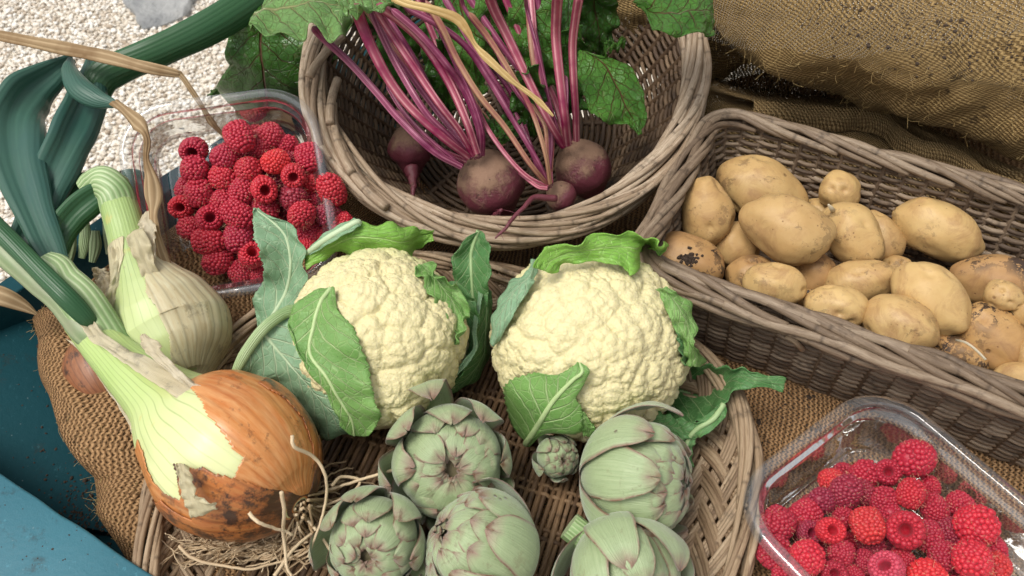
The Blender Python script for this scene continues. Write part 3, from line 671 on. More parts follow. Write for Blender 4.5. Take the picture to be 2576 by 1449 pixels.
for k, (o_, z_) in enumerate(((.0115, -.003), (.0100, .004), (.0090, -.0095))):
    for c in range(5):
        s0 = c/5+k*.07; u = np.linspace(s0, s0+.24, 110)
        tube(b, cpath.at(u, o_+.0012*np.sin(u*2*PI*9+k*2), HB+z_+.0015*np.cos(u*2*PI*9+k*2)), .0032*random.uniform(.85, 1.1), 8, random.uniform(.6, 1), cap=True)
place(b, RBM).build('rim', MW_ROUND, rb)
b = MB()
for k, (u0, u1, a0_, a1_) in enumerate(((.545, .62, -.012, .006), (.56, .66, -.004, .012), (.52, .57, -.02, -.004), (.47, .52, -.02, .004))):
    u = np.linspace(u0, u1, 20); tube(b, cpath.at(u, np.linspace(a0_, a1_, 20)-.002, HB+np.linspace(.002, .012, 20)), .0042, 8, .7, cap=True)
place(b, RBM).build('loose_rod', MW_ROUND, rb)
# --- rectangular basket holding the potatoes
FL = P(1600, 662, .11); BL_ = P(1845, 272, .11); dr = unit((P(2576, 978, .11)-FL)[:2]); dn = np.array([-dr[1], dr[0]])
wid = .2088; ANG = -.474; dr = np.array([math.cos(ANG), math.sin(ANG)]); dn = np.array([-dr[1], dr[0]]); FL = np.array([.1021, .4312, .11])-np.array([*dr, 0])*.012; ln_ = .47; oc = FL[:2]+dn*wid/2+dr*ln_/2; ang = math.atan2(dr[1], dr[0])
def rrect(w, h, r, n=12):
    o = []
    for cx, cy, a0 in ((w/2-r, h/2-r, 0), (-w/2+r, h/2-r, PI/2), (-w/2+r, -h/2+r, PI), (w/2-r, -h/2+r, 1.5*PI)):
        for k in range(n): a = a0+k*PI/2/(n-1); o.append((cx+r*math.cos(a), cy+r*math.sin(a)))
    return o
HR = .112; rpath = Path(rrect(ln_-.009, wid-.009, .028)); prof2 = lambda h: -.027*(1-min(1., h/HR))-.001
RR3 = (.0235, -.0269, ang); RM = rotm((oc[0], oc[1], .006), RR3)
pbk = empty('rectangular_basket', (oc[0], oc[1], .006), 'long rectangular grey willow basket heaped with potatoes on the right', 'basket', rot=RR3)
b = MB(); weave(b, rpath, np.arange(.004, HR-.004, .0037), prof2, 72, .0018, .00215, 6, 31); place(b, RM).build('side', MW_RECT, pbk)
b = MB(); stakes(b, rpath, 72, 0, HR, prof2, .0024, 5); place(b, RM).build('stakes', MW_RECT, pbk)
b = MB()
w_, h_ = ln_-.066, wid-.066
for k, y in enumerate(np.arange(-h_/2, h_/2, .0058)):
    x = np.linspace(-w_/2, w_/2, 90); tube(b, np.stack([x, np.full(90, y), .004+.0016*np.cos(PI*x/.018+PI*k)], -1), .0027, 5, random.random()*.6)
for x in np.arange(-w_/2, w_/2, .018): tube(b, np.array([(x, -h_/2, .004), (x, 0, .004), (x, h_/2, .004)]), .0025, 5, .3)
place(b, RM).build('base', MW_RECT, pbk)
b = MB()
rim(b, rpath, HR, -.001, 38, .11, .0030, .0075, 215, -30, 13, el=.7, npt=60)
for k, (o_, z_) in enumerate(((.0085, -.003), (.0075, -.0105), (-.001, .0045))):
    for c in range(7):
        s0 = c/7+k*.05; u = np.linspace(s0, s0+.17, 100)
        tube(b, rpath.at(u, o_+.0012*np.sin(u*2*PI*14+k*2), HR+z_+.0013*np.cos(u*2*PI*14+k*2)), .0037*random.uniform(.85, 1.1), 8, random.uniform(.45, 1), cap=True)
place(b, RM).build('rim', MW_RECT, pbk)
b = MB()
for px, py, ex, ey in ((1980, 845, 2020, 880), ):
    tube(b, np.array([P(px, py, .09), P((px+ex)/2, (py+ey)/2-4, .085), P(ex, ey, .075)]), .0022, 8, .9, cap=True)
b.build('loose_rod', MW_TRIM, pbk)
# --- flat round tray under the cauliflowers
rp = [P(a, b_, .042)[:2] for a, b_ in ((384, 1270), (420, 1120), (520, 930), (660, 775), (840, 680), (1035, 645), (1300, 700), (1600, 790), (1790, 905), (1865, 1010), (1890, 1120), (1885, 1240), (1850, 1449))]
ctr = np.array([-.045, .292]); rp = [np.array(p) for p in rp]
pl = sorted([(math.atan2(p[1]-ctr[1], p[0]-ctr[0]), np.linalg.norm(p-ctr)) for p in rp]+[(a, .217) for a in (-2.5, -2.1, -1.7, -1.35)])
aa = np.array([a for a, r in pl]); rr_ = np.array([r for a, r in pl])
ti = np.linspace(-PI, PI, 240, endpoint=False); ri = np.interp(ti, aa, rr_, period=2*PI)
for _ in range(40): ri = (np.roll(ri, 1)+ri*2+np.roll(ri, -1))/4
tpath = Path(np.stack([ctr[0]+ri*np.cos(ti), ctr[1]+ri*np.sin(ti)], -1))
tr = empty('wicker_tray', (ctr[0], ctr[1], .0), 'shallow round brown wicker tray carrying cauliflowers and artichokes', 'tray')
b = MB(); rot_ = math.radians(72); dx = np.array([math.cos(rot_), math.sin(rot_)]); dy = np.array([-dx[1], dx[0]])
Rf = .198; k = 0
for y in np.arange(-Rf, Rf, .0047):
    hl = math.sqrt(max(0, Rf*Rf-y*y)); 
    if hl < .01: continue
    n = max(8, int(hl*2/.005)); x = np.linspace(-hl, hl, n); z = .0085+.0011*np.cos(PI*x/.034+PI*k); wv = np.array([nz1(a*12, k*.3)*.0012 for a in x])
    p = np.stack([ctr[0]+dx[0]*x+dy[0]*(y+wv), ctr[1]+dx[1]*x+dy[1]*(y+wv), z], -1); tube(b, p, .0022*random.uniform(.8, 1.15), 6, random.random()); k += 1
b.build('base', MW_TRAY, tr)
b = MB()
for x in np.arange(-Rf+.02, Rf, .034):
    for dd_ in (-.0035, .0035):
        hl = math.sqrt(max(0, Rf*Rf-x*x)); n = int(hl*2/.0047*2); y = np.linspace(-hl, hl, max(n, 6)); xx = x+dd_
        z = .0085+.0016*np.cos(PI*y/.0047); tube(b, np.stack([ctr[0]+dx[0]*xx+dy[0]*y, ctr[1]+dx[1]*xx+dy[1]*y, z], -1), .0019, 5, random.random())
b.build('cross_rods', MW_TRAY, tr)
b = MB(); rg = np.random.default_rng(5)
for dirn in (1, -1):
    for j in range(44):
        for q in range(4):
            s0 = j/44+q*.0042; sw = dirn*.075; t = np.linspace(0, 1, 16)
            off = -.046+.044*t; z = .009+.002*dirn*np.sin(PI*t*3)+.030*t**1.4; 
            tube(b, tpath.at(s0+sw*t, off, z), .0019*rg.uniform(.85, 1.15), 5, rg.random(), cap=True)
b.build('side', MW_TRIM, tr)
b = MB()
rim(b, tpath, .040, -.001, 44, .16, .0023, .0065, 200, -40, 23, el=.8, npt=40)
for k, (o_, z_) in enumerate(((.006, 0), (.0065, -.005), (.0045, -.0095), (-.006, -.003))):
    for c in range(6):
        s0 = c/6+k*.06; u = np.linspace(s0, s0+.2, 110)
        tube(b, tpath.at(u, o_+.001*np.sin(u*2*PI*22+k*2), .040+z_+.0012*np.cos(u*2*PI*22+k*2)), .0024*random.uniform(.85, 1.1), 7, random.uniform(.4, 1), cap=True)
b.build('rim', MW_TRIM, tr)
# ---------------------------------------------------------------- plastic punnets
def punnet(label, c3, size, up, zdepth, taper, ang_r, cat='punnet', rr=.045):
    "c3: centre of rim; x,y axes; size (w,h)"
    cx, ax, ay = c3; nrm = unit(np.cross(ax, ay))
    if nrm[2] < 0: ay = -ay; nrm = -nrm
    base = cx-nrm*zdepth
    R = np.stack([ax, ay, nrm], 1); rot = Matrix(R.tolist()).to_euler(); M4 = rotm(base, rot)
    e = empty('plastic_punnet', base, label, cat, rot=tuple(rot)); w, h = size
    def loop(ins, z, r):
        p = Path(rrect(w-2*ins, h-2*ins, max(.004, r), 14)); u = np.linspace(0, 1, 161)
        return p.at(u, 0, z)
    def skin(secs): 
        return np.stack([loop(*s_) for s_ in secs])
    D = zdepth; b1 = MB(); rim_s = [(.0095, D-.0035, rr-.009), (.0085, D-.0005, rr-.008), (.0075, D, rr-.007), (.0045, D+.0004, rr-.004), (.0022, D-.0002, rr-.002), (.0008, D-.0015, rr), (.0, D-.004, rr), (-.0002, D-.0065, rr)]
    G = skin(rim_s); b1.grid(G); place(b1, M4).build('rim', M_PLAS, e)
    wall = [(.0095, D-.0035, rr-.009), (.0105, D-.009, rr-.01), (.0135, D-.0095, rr-.012), (.0145, D-.014, rr-.012)]
    for t in np.linspace(.1, 1, 9): wall.append((.0145+taper*t, (D-.014)*(1-t)+.004*t, (rr-.012)*(1-.25*t)))
    wall += [(.0155+taper+.002, .0015, (rr-.012)*.7), (.0155+taper+.005, .0004, (rr-.012)*.62)]
    b2 = MB(); b2.grid(skin(wall)); place(b2, M4).build('wall', M_PLAS, e)
    # ribbed floor
    b3 = MB(); i0 = .0155+taper+.005; W2, H2 = (w/2-i0), (h/2-i0); n1, n2 = 90, 60; X = np.linspace(-1, 1, n1)[:, None]*np.ones((1, n2)); Y = np.ones((n1, 1))*np.linspace(-1, 1, n2)[None]
    sq = 1/np.maximum((np.abs(X)**6+np.abs(Y)**6)**(1/6), 1e-9); mx = np.maximum(np.abs(X), np.abs(Y)); X2 = X*sq*mx*.985; Y2 = Y*sq*mx*.985
    Z = .0004+.0010*np.sin(X2*W2/.0035)*np.clip((1-mx)*8, 0, 1); b3.grid(np.stack([X2*W2, Y2*H2, Z], -1)); place(b3, M4).build('floor', M_PLAS, e)
    return e, M4
def rect_frame(pa, pb_, pc):
    "pa,pb: one side; pc near the opposite side -> centre, axes, size"
    ax = unit(pb_-pa); v = pc-pa; ay = v-ax*(v@ax); hh = np.linalg.norm(ay); ay = ay/hh; return (pa+ax*np.linalg.norm(pb_-pa)/2+ay*hh/2, ax, ay), (np.linalg.norm(pb_-pa), hh)
TL = P(275, 270, .151); TR_ = P(788, 203, .150); BLp = P(498, 765, .045)
fr, sz = rect_frame(TL, TR_, BLp)
PUN1, PM1 = punnet('clear plastic punnet of raspberries between the onions and the round basket', fr, sz, None, .05, .006, 0)
fr, sz = rect_frame(P(1806, 1245, .062), P(2212, 938, .062), P(2372, 1700, .062)); sz = (sz[0], .2)
ax, ay = fr[1], fr[2]; c_ = P(1806, 1245, .062)+ax*sz[0]/2+ay*sz[1]/2
PUN2, PM2 = punnet('clear plastic punnet of raspberries at the lower right of the cart', (c_, ax, ay), sz, None, .055, .006, 0)
# ---------------------------------------------------------------- potatoes
def potato_mesh(name, a, b, c, seed, sprout=None):
    V = IV5*np.array([a, b, c]); D = np.array([nz(v, 1.3, seed)*.10+nz(v, 2.6, seed+5)*.035 for v in IV5]); V = V*(1+D)[:, None]
    V = V*(1+.10*np.clip(IV5[:, 0], -1, 1)[:, None]*np.array([0, 1, 1])*(1 if seed % 2 else -1))
    rg = np.random.default_rng(seed)
    for k in range(5):
        d = unit(rg.normal(size=3)); w = IV5@d; V -= (np.exp(-(1-w)/.012)*.0022)[:, None]*unit(V)
    mb = MB(); mb.raw(V, IF5); return mb
IV5, IF5 = ico(5)
pots = [ # x, y, a, b, angle, z, dirty, label
 (1778, 533, 88, 66, 82, .088, 0, 'upright oval potato at the far left end of the basket under the wicker corner'),
 (1918, 479, 116, 76, 28, .075, 0, 'large speckled potato farthest back in the left corner of the basket'),
 (1978, 575, 118, 82, 24, .105, 0, 'largest smooth potato on top of the heap, lying across the left group'),
 (2113, 480, 52, 49, 30, .088, 0, 'small round potato resting alone against the back wall of the basket'),
 (2055, 533, 44, 34, 20, .060, 0, 'mostly hidden potato peeping out behind the largest one and the small round one'),
 (2147, 593, 93, 67, 52, .088, 0, 'potato with a small white sprout at its top, right of the largest one'),
 (2212, 597, 72, 54, 60, .068, 0, 'potato half hidden behind the sprouting one'),
 (2361, 578, 112, 69, 30, .082, 0, 'big oval potato lying against the back wall on the right'),
 (1722, 655, 104, 66, 20, .075, 1, 'brownish potato with a black lump of mud at the front left corner'),
 (1850, 622, 64, 60, 60, .062, 0, 'shaded yellow potato wedged between the upright oval one and the largest one'),
 (1888, 694, 64, 52, 0, .066, 1, 'dull brown potato behind the pale one at the front rim'),
 (1951, 718, 79, 58, 10, .092, 0, 'pale round potato with a tiny bud near the left part of the front rim'),
 (2046, 690, 58, 54, -60, .068, 1, 'grey-patched potato below the lower right end of the largest one'),
 (2164, 710, 92, 56, -12, .080, 0, 'long yellow potato lying level in the middle of the heap'),
 (2252, 676, 40, 32, 0, .062, 0, 'sliver of a potato between the level yellow one and the leaning long one'),
 (2344, 753, 110, 78, 48, .100, 0, 'long leaning potato on top of the right group, pointing down right'),
 (2503, 706, 104, 68, 10, .084, 1, 'broad brown potato behind the knobbly little one on the right'),
 (2525, 745, 48, 38, 25, .112, 0, 'knobbly little potato lying on the broad brown one'),
 (2101, 772, 78, 55, 10, .092, 0, 'round pinkish potato at the middle of the front rim'),
 (2040, 757, 34, 30, 0, .066, 1, 'bit of a potato showing between the two round ones at the front rim'),
 (2260, 818, 97, 74, 24, .094, 0, 'smooth golden potato at the front rim below the leaning long one'),
 (2495, 852, 100, 76, 42, .086, 1, 'large dark spotted potato with a fine root at the front right'),
 (2590, 785, 48, 42, 30, .106, 0, 'potato cut by the right side of the photo beside the knobbly little one'),
 (2415, 895, 70, 46, 28, .080, 1, 'muddy yellow potato low at the front rim under the leaning long one'),
 (2585, 955, 82, 44, 8, .088, 0, 'bright yellow potato at the lowest right end of the front rim'),
 (2598, 888, 44, 50, 70, .092, 0, 'pale potato at the right side of the photo above the bright yellow one')]
for i, (x, y, a, b, an, z, dirty, lab) in enumerate(pots):
    c = P(x, y, z); s = S(c); v = unit(CAM-c); ex = unit(RT-v*(RT@v)); ey = np.cross(v, ex)
    r_ = math.radians(-an); u_ = ex*math.cos(r_)+ey*math.sin(r_); w_ = np.cross(v, u_)
    mb = potato_mesh('potato', a*s, b*s, (b*.92)*s, i+1); R = np.stack([u_, w_, v], 1); mb.V = [q@R.T+c for q in mb.V]
    o = mb.build('potato', M_POTD if dirty else M_POT, origin=c); tag(o, lab, 'potato', 'potatoes heaped in the rectangular basket')
    if i == 5:
        t = MB(); p0 = P(2096, 530, .106); tube(t, np.array([p0, P(2091, 524, .113), P(2084, 515, .119)]), [.0022, .0018, .0008], 8, .5, cap=True); k = t.build('sprout', M_PAPER); k.parent = o; k.matrix_parent_inverse = Matrix.Translation(-Vector(c))
    if i == 8:
        t = MB(); pc = P(1733, 655, .075)
        for q in range(70):
            dxp, dyp = RNG.normal(0, 12), RNG.normal(0, 9); h = None
            f_ = hugger(c, 1); pp = P(1733+dxp, 653+dyp, .0)
            d = unit(ray(1733+dxp, 653+dyp)); L = (c-CAM)@d; pt = CAM+d*(L-b*s*.93*math.sqrt(max(.05, 1-((dxp+11)/104)**2-((dyp-2)/66)**2)))
            V = IV1*RNG.uniform(.0009, .002)*(1+RNG.uniform(-.3, .3, (len(IV1), 1))); t.raw(V+pt, IF1)
        k = t.build('mud', M_SOIL, smooth=False); k.parent = o; k.matrix_parent_inverse = Matrix.Translation(-Vector(c))
    if i == 21:
        t = MB(); tube(t, spl([P(2405, 855, .115), P(2430, 862, .12), P(2455, 880, .12), P(2480, 905, .118)], 20), .0009, 6, .5, cap=True); k = t.build('root', M_PAPER); k.parent = o; k.matrix_parent_inverse = Matrix.Translation(-Vector(c))
# ---------------------------------------------------------------- raspberries
def berry(seed, hollow=False, long=1.0):
    rg = np.random.default_rng(seed); mb = MB(); Vs = []; Fs = []; Ts = []; c = 0; core = 10
    prof = lambda t: math.sqrt(max(0, 1-abs((t-.42)/.60)**2.3))
    rows = 10; zt = np.linspace(.04, .97, rows)
    for k, t in enumerate(zt):
        R = .85*prof(t); z = (t-.5)*1.75*long; n = max(1, int(round(2*PI*R/.285))) if R > .12 else 1
        for j in range(n):
            a = (j+.5*(k % 2)+rg.uniform(-.14, .14))*2*PI/n; s_ = .168*rg.uniform(.88, 1.13)*(.9 if t > .9 else 1)
            p = np.array([R*math.cos(a), R*math.sin(a), z+rg.uniform(-.04, .04)])
            if n == 1: p[:2] = 0
            V = IV2*s_*np.array([1, 1, .96])+p; Vs.append(V); Fs.append(IF2+c); Ts.append(np.full(len(V), rg.random())); c += len(V)
    # inner lip of the hollow end
    n = 16
    for j in range(n):
        a = j*2*PI/n; V = IV2*np.array([.11, .11, .19])+np.array([.50*math.cos(a), .50*math.sin(a), (-.5+.0)*1.75*long-.02]); Vs.append(V); Fs.append(IF2+c); Ts.append(np.full(len(V), rg.random()*.5)); c += len(V)
    # body between the drupelets with its cavity
    nv = 24; tt = list(np.linspace(1, .04, 10)); ring = [(.005, .52*1.75*long)]+[(.80*prof(t), (t-.5)*1.75*long) for t in tt]+[(.40, -.5*1.75*long), (.33, -.3*long), (.26, .1*long), (.12, .4*long), (.01, .45*long)]
    th = np.linspace(0, 2*PI, nv+1); G = np.array([[(r*math.cos(a), r*math.sin(a), z) for a in th] for r, z in ring])
    mb.grid(G, None, .9); mb.raw(np.concatenate(Vs), np.concatenate(Fs), None, np.concatenate(Ts))
    mb.V = [v*np.array([1+.06*math.sin(seed), 1-.06*math.sin(seed), 1]) for v in mb.V]
    return mb
def hairs(seed, long=1.):
    rg = np.random.default_rng(seed+99); mb = MB()
    for k in range(46):
        a = rg.uniform(0, 2*PI); t = rg.uniform(.08, .95); R = 1.0*math.sqrt(max(0, 1-abs((t-.42)/.62)**2.3)); z = (t-.5)*1.75*long
        p = np.array([R*math.cos(a), R*math.sin(a), z]); d = unit(np.array([math.cos(a), math.sin(a), rg.uniform(-.6, .6)])); e = unit(rg.normal(size=3))
        tube(mb, spl([p*.93, p+d*.12+e*.03, p+d*.17+e*.14], 5), np.array([.011, .010, .008, .006, .004]), 3, .5)
    return mb
BM = []
for k in range(7):
    lg = [1., 1.12, .9, 1.2, 1., .95, 1.08][k]
    o = berry(k+1, long=lg).build('raspberry', M_BERRY); me = o.data; bpy.data.objects.remove(o)
    h = hairs(k, lg).build('hairs', M_HAIR); hm_ = h.data; bpy.data.objects.remove(h); BM.append((me, hm_))
CR = (.38, .008, .032); BR = (.50, .012, .028); OR = (.60, .022, .024); DK = (.22, .010, .035); PK = (.56, .06, .11)
b1 = [ # x y r tone hollow dz label ; pixel positions on the photo, dz above the punnet floor in metres
 (488, 377, 36, CR, 1, .030, 'hollow raspberry at the far left of the heap, nearest the dry strap'),
 (490, 423, 37, CR, 0, .036, 'raspberry just below the hollow one at the far left'),
 (501, 482, 37, CR, 0, .036, 'third raspberry down the left edge of the left heap'),
 (459, 520, 33, BR, 1, .024, 'hollow raspberry touching the left wall of the left punnet'),
 (484, 574, 34, CR, 0, .024, 'shaded raspberry against the left wall, under the hollow one'),
 (528, 549, 36, CR, 1, .036, 'raspberry with its rim showing, right of the one touching the left wall'),
 (530, 608, 37, BR, 0, .034, 'raspberry above the three at the near end of the left punnet'),
 (545, 658, 36, CR, 0, .030, 'left one of the raspberries at the near curved end of the left punnet'),
 (602, 681, 32, CR, 0, .028, 'middle raspberry at the near curved end of the left punnet'),
 (563, 398, 36, CR, 0, .040, 'raspberry lying on its side below the tall one at the top of the left heap'),
 (604, 346, 37, CR, 0, .050, 'topmost raspberry of the left heap, standing out against the gravel'),
 (652, 377, 30, CR, 0, .034, 'raspberry right under the topmost pair at the back of the left heap'),
 (675, 345, 36, CR, 0, .032, 'blurred raspberry at the back, right of the topmost one'),
 (720, 366, 28, CR, 0, .028, 'small raspberry at the back right of the left heap'),
 (690, 408, 33, OR, 0, .046, 'bright orange-red raspberry in the upper middle of the left heap'),
 (627, 425, 34, BR, 0, .044, 'raspberry left of the bright orange-red one'),
 (564, 447, 35, BR, 0, .038, 'light red raspberry in the second row on the left of the left heap'),
 (608, 482, 34, CR, 0, .040, 'raspberry left of the hollow one in the middle of the left heap'),
 (664, 476, 36, BR, 1, .048, 'hollow raspberry opening towards the viewer in the middle of the left heap'),
 (562, 504, 33, CR, 0, .036, 'round raspberry above the one with its rim showing'),
 (602, 543, 38, CR, 0, .042, 'wide raspberry lying on its side left of the leaf tip'),
 (600, 600, 37, CR, 0, .038, 'raspberry beside the jagged leaf edge in the lower left heap'),
 (634, 643, 35, BR, 1, .038, 'hollow raspberry half covered by the jagged leaf'),
 (738, 441, 33, BR, 1, .046, 'hollow raspberry on the right below the bright orange-red one'),
 (777, 398, 34, CR, 0, .038, 'raspberry at the back right corner of the left heap'),
 (733, 399, 22, DK, 0, .028, 'small dark raspberry between the orange-red one and the back right one'),
 (780, 459, 32, BR, 0, .030, 'raspberry in shade right of the hollow one on the right'),
 (832, 474, 38, BR, 0, .044, 'large raspberry farthest right in the left heap'),
 (706, 450, 30, DK, 0, .028, 'dark raspberry between the two hollow ones'),
 (736, 495, 37, DK, 0, .042, 'dark purple raspberry in the centre right of the left heap'),
 (790, 499, 25, CR, 0, .026, 'sunken raspberry left of the one farthest right'),
 (667, 524, 36, CR, 0, .034, 'raspberry just above the jagged leaf tip'),
 (761, 537, 35, BR, 0, .046, 'raspberry below the dark purple one'),
 (822, 540, 32, DK, 0, .036, 'dull purple raspberry below the large one farthest right'),
 (778, 584, 32, CR, 0, .024, 'deep shaded raspberry between the leaf and the right wall of the left punnet'),
 (813, 590, 26, CR, 0, .024, 'low raspberry beside the deep shaded one near the right wall'),
 (858, 565, 33, BR, 0, .034, 'bright raspberry at the right wall above the bright green leaf'),
 (771, 618, 26, BR, 0, .026, 'raspberry tip showing between the two leaves'),
 (690, 570, 30, CR, 0, .026, 'raspberry behind the jagged leaf'),
 (645, 690, 24, CR, 0, .026, 'raspberry tucked under the jagged leaf at the near end')]
b2 = [
 (2297, 1153, 51, CR, 0, .046, 'dark topmost raspberry standing clear at the back of the right heap'),
 (2088, 1209, 31, OR, 0, .030, 'orange raspberry at the back left of the right heap'),
 (2172, 1197, 40, CR, 0, .030, 'raspberry at the back between the orange one and the topmost one'),
 (2130, 1234, 42, DK, 0, .040, 'tall upright raspberry right of the orange one'),
 (2166, 1240, 34, DK, 0, .032, 'raspberry pressed behind the tall upright one'),
 (2234, 1189, 35, CR, 1, .036, 'raspberry with a pale core left of the topmost one'),
 (2225, 1260, 35, CR, 0, .036, 'raspberry below the one with a pale core'),
 (2293, 1238, 38, BR, 0, .046, 'bright raspberry just under the topmost one'),
 (2338, 1222, 28, CR, 0, .028, 'raspberry behind the bright one under the topmost'),
 (2068, 1259, 36, DK, 0, .032, 'raspberry below the orange one at the back left'),
 (2348, 1277, 36, CR, 0, .034, 'raspberry right of the bright one in the second row'),
 (2412, 1273, 36, CR, 0, .030, 'raspberry behind the big one farthest right'),
 (1954, 1322, 46, CR, 0, .034, 'large raspberry farthest left in the right heap'),
 (2022, 1298, 38, CR, 0, .032, 'raspberry right of the one farthest left'),
 (2032, 1339, 32, DK, 1, .032, 'dark hollow raspberry left of the small round hollow one'),
 (2088, 1336, 37, BR, 1, .044, 'small round hollow raspberry facing the viewer in the left of the right heap'),
 (2121, 1302, 30, CR, 0, .030, 'raspberry above the small round hollow one'),
 (2184, 1325, 43, OR, 0, .048, 'orange-red raspberry in the middle of the right heap'),
 (2236, 1292, 34, CR, 0, .034, 'raspberry behind the orange-red one and the big hollow one'),
 (2278, 1334, 50, BR, 1, .050, 'big hollow raspberry facing the viewer in the middle of the right heap'),
 (2336, 1352, 38, CR, 0, .036, 'raspberry right of the big hollow one'),
 (2392, 1342, 36, DK, 0, .032, 'raspberry left of the big one farthest right'),
 (2461, 1320, 52, BR, 0, .048, 'big raspberry farthest right in the right heap'),
 (2496, 1380, 36, CR, 0, .032, 'raspberry below the big one farthest right'),
 (1950, 1386, 41, CR, 0, .034, 'raspberry under the one farthest left, against the punnet wall'),
 (2034, 1401, 46, BR, 0, .046, 'pinkish raspberry in the lower left of the right heap'),
 (2115, 1394, 35, CR, 0, .040, 'raspberry right of the pinkish one in the lower left'),
 (2176, 1410, 28, CR, 0, .036, 'small raspberry below the orange-red one'),
 (2196, 1372, 34, DK, 0, .030, 'dark raspberry tucked under the orange-red one'),
 (2267, 1405, 32, CR, 0, .036, 'raspberry below the big hollow one'),
 (2232, 1432, 44, PK, 1, .046, 'pink hollow raspberry at the bottom of the photo'),
 (2370, 1401, 36, CR, 0, .036, 'raspberry in the lower right, left of the large bright one'),
 (2445, 1414, 50, BR, 0, .050, 'large bright raspberry at the lower right of the right heap'),
 (2510, 1425, 36, OR, 0, .036, 'orange raspberry at the lower right end of the right heap'),
 (1978, 1440, 36, CR, 0, .032, 'raspberry cut by the bottom of the photo at the left of the right heap'),
 (2030, 1468, 34, BR, 0, .034, 'bright raspberry cut by the bottom of the photo under the pinkish one'),
 (2097, 1442, 34, CR, 1, .038, 'twisted raspberry at the bottom between the pinkish one and the pink hollow one'),
 (2146, 1452, 30, CR, 0, .034, 'raspberry left of the pink hollow one at the bottom'),
 (2340, 1460, 48, OR, 0, .046, 'orange raspberry cut by the bottom of the photo'),
 (2400, 1480, 34, CR, 0, .030, 'raspberry under the large bright one at the bottom')]
def put_berries(lst, PM, grp):
    N = PM[:3, 2]; O = PM[:3, 3]
    for i, (x, y, r, tone, hol, dz, lab) in enumerate(lst):
        # point on this line of sight dz above the punnet floor, measured along the punnet's own normal
        d = ray(x, y); t = ((O+N*dz-CAM)@N)/(d@N); c = CAM+d*t; s = S(c)
        me, hm = BM[(i*3+len(lst)) % 7]; o = bpy.data.objects.new('raspberry', me); COL.objects.link(o)
        v = unit(CAM-c); rg = np.random.default_rng(i*7+len(lst))
        if hol: ax = -unit(v+rg.normal(0, .16, 3)+np.array([0, 0, -.05]))
        else:
            ax = unit(rg.normal(size=3)-v*.1); ax = unit(ax+v*max(0, .35-(ax@v)))     # the hollow end turned away
        o.rotation_mode = 'QUATERNION'; o.rotation_quaternion = Vector(ax).to_track_quat('Z', 'Y'); o.location = c; k = r*s*.96; o.scale = (k, k, k)
        o.color = (*[max(0, a*rg.uniform(.85, 1.15)) for a in tone], 1); tag(o, lab, 'raspberry', grp)
        h = bpy.data.objects.new('hairs', hm); COL.objects.link(h); h.parent = o
def fillers(lst, n, sd, lab, dz0):
    rg = np.random.default_rng(sd); out = []
    for k in range(400):
        if len(out) >= n: break
        a, b = lst[rg.integers(len(lst))], lst[rg.integers(len(lst))]
        if math.hypot(a[0]-b[0], a[1]-b[1]) > 130 or a is b: continue
        x, y = (a[0]+b[0])/2+rg.uniform(-8, 8), (a[1]+b[1])/2+rg.uniform(-8, 8)
        if min(math.hypot(x-q[0], y-q[1]) for q in lst) < 26 or (out and min(math.hypot(x-q[0], y-q[1]) for q in out) < 30): continue
        out.append((x, y, 32, CR if rg.random() < .6 else DK, 0, dz0, lab))
    return out
b1 += fillers(b1, 22, 3, 'raspberry in the bottom layer, mostly buried by the others in the left punnet', .014)
b2 += fillers(b2, 20, 4, 'raspberry in the bottom layer, mostly buried by the others in the right punnet', .014)
put_berries(b1, PM1, 'raspberries in the left punnet'); put_berries(b2, PM2, 'raspberries in the right punnet')
# ---------------------------------------------------------------- leaves
def leafmesh(A, nu=70, nv=25, jag=.05, teeth=26, wave=.0025, wf=5., seed=0, midr=0., midt=.3, curl=0.):
    A = np.asarray(A, float); G = spl(A, nu); u = np.linspace(0, 1, nu)[:, None]; v = np.linspace(-1, 1, nv)[None, :]
    jl = np.array([jag*((t*teeth+nz1(t*6, seed)*.8) % 1.)+.05*nz1(t*9, seed+5) for t in u[:, 0]]); jr = np.array([jag*((t*teeth+.4+nz1(t*6, seed+3)*.8) % 1.)+.05*nz1(t*9, seed+8) for t in u[:, 0]])
    vv = v*(1+np.where(v < 0, jl[:, None], jr[:, None])*np.abs(v)**6); ww = vv[..., None]
    Q = G[:, 0][:, None]*(ww*(ww-1)/2)+G[:, 1][:, None]*(1-ww*ww)+G[:, 2][:, None]*(ww*(ww+1)/2)
    nr = unit(np.cross(np.gradient(Q, axis=0), np.gradient(Q, axis=1)))
    L = np.linalg.norm(np.diff(G[:, 1], axis=0), axis=1).sum()
    D = np.array([[wave*abs(b)**1.6*math.sin(2*PI*wf*a+seed+(2. if b > 0 else 0))+wave*.9*nz((a*3, b*1.6, seed), 1.4)+wave*.35*nz((a*9, b*4, seed+4), 1.4) for b in v[0]] for a in u[:, 0]])
    Q = Q+nr*D[..., None]
    mb = MB(); mb.grid(Q, np.stack([np.broadcast_to(u, (nu, nv)), np.broadcast_to(v, (nu, nv))], -1))
    if midr:
        c = Q[:, nv//2]; n2 = nr[:, nv//2]; mb2 = MB(); rr = np.linspace(midr, midr*midt, nu); G2 = tube(mb, c+n2*0, rr, 8, .5)
        mb.U[-1] = np.stack([np.repeat(np.linspace(0, 1, nu), 9), np.zeros(nu*9)], -1)
    return mb
def leaf(parent, net, mat, th=.0007, label=None, name='leaf', **kw):
    o = leafmesh(net, **kw).build(name, mat, parent)
    md = o.modifiers.new('thick', 'SOLIDIFY'); md.thickness = th; md.offset = 0
    if label: o['label'] = label
    return o
cv1 = lambda x, y: (581+x*.4321, 492+y*.4321)
cv2 = lambda x, y: (1189.6+x*.4443, 554.5+y*.4443)
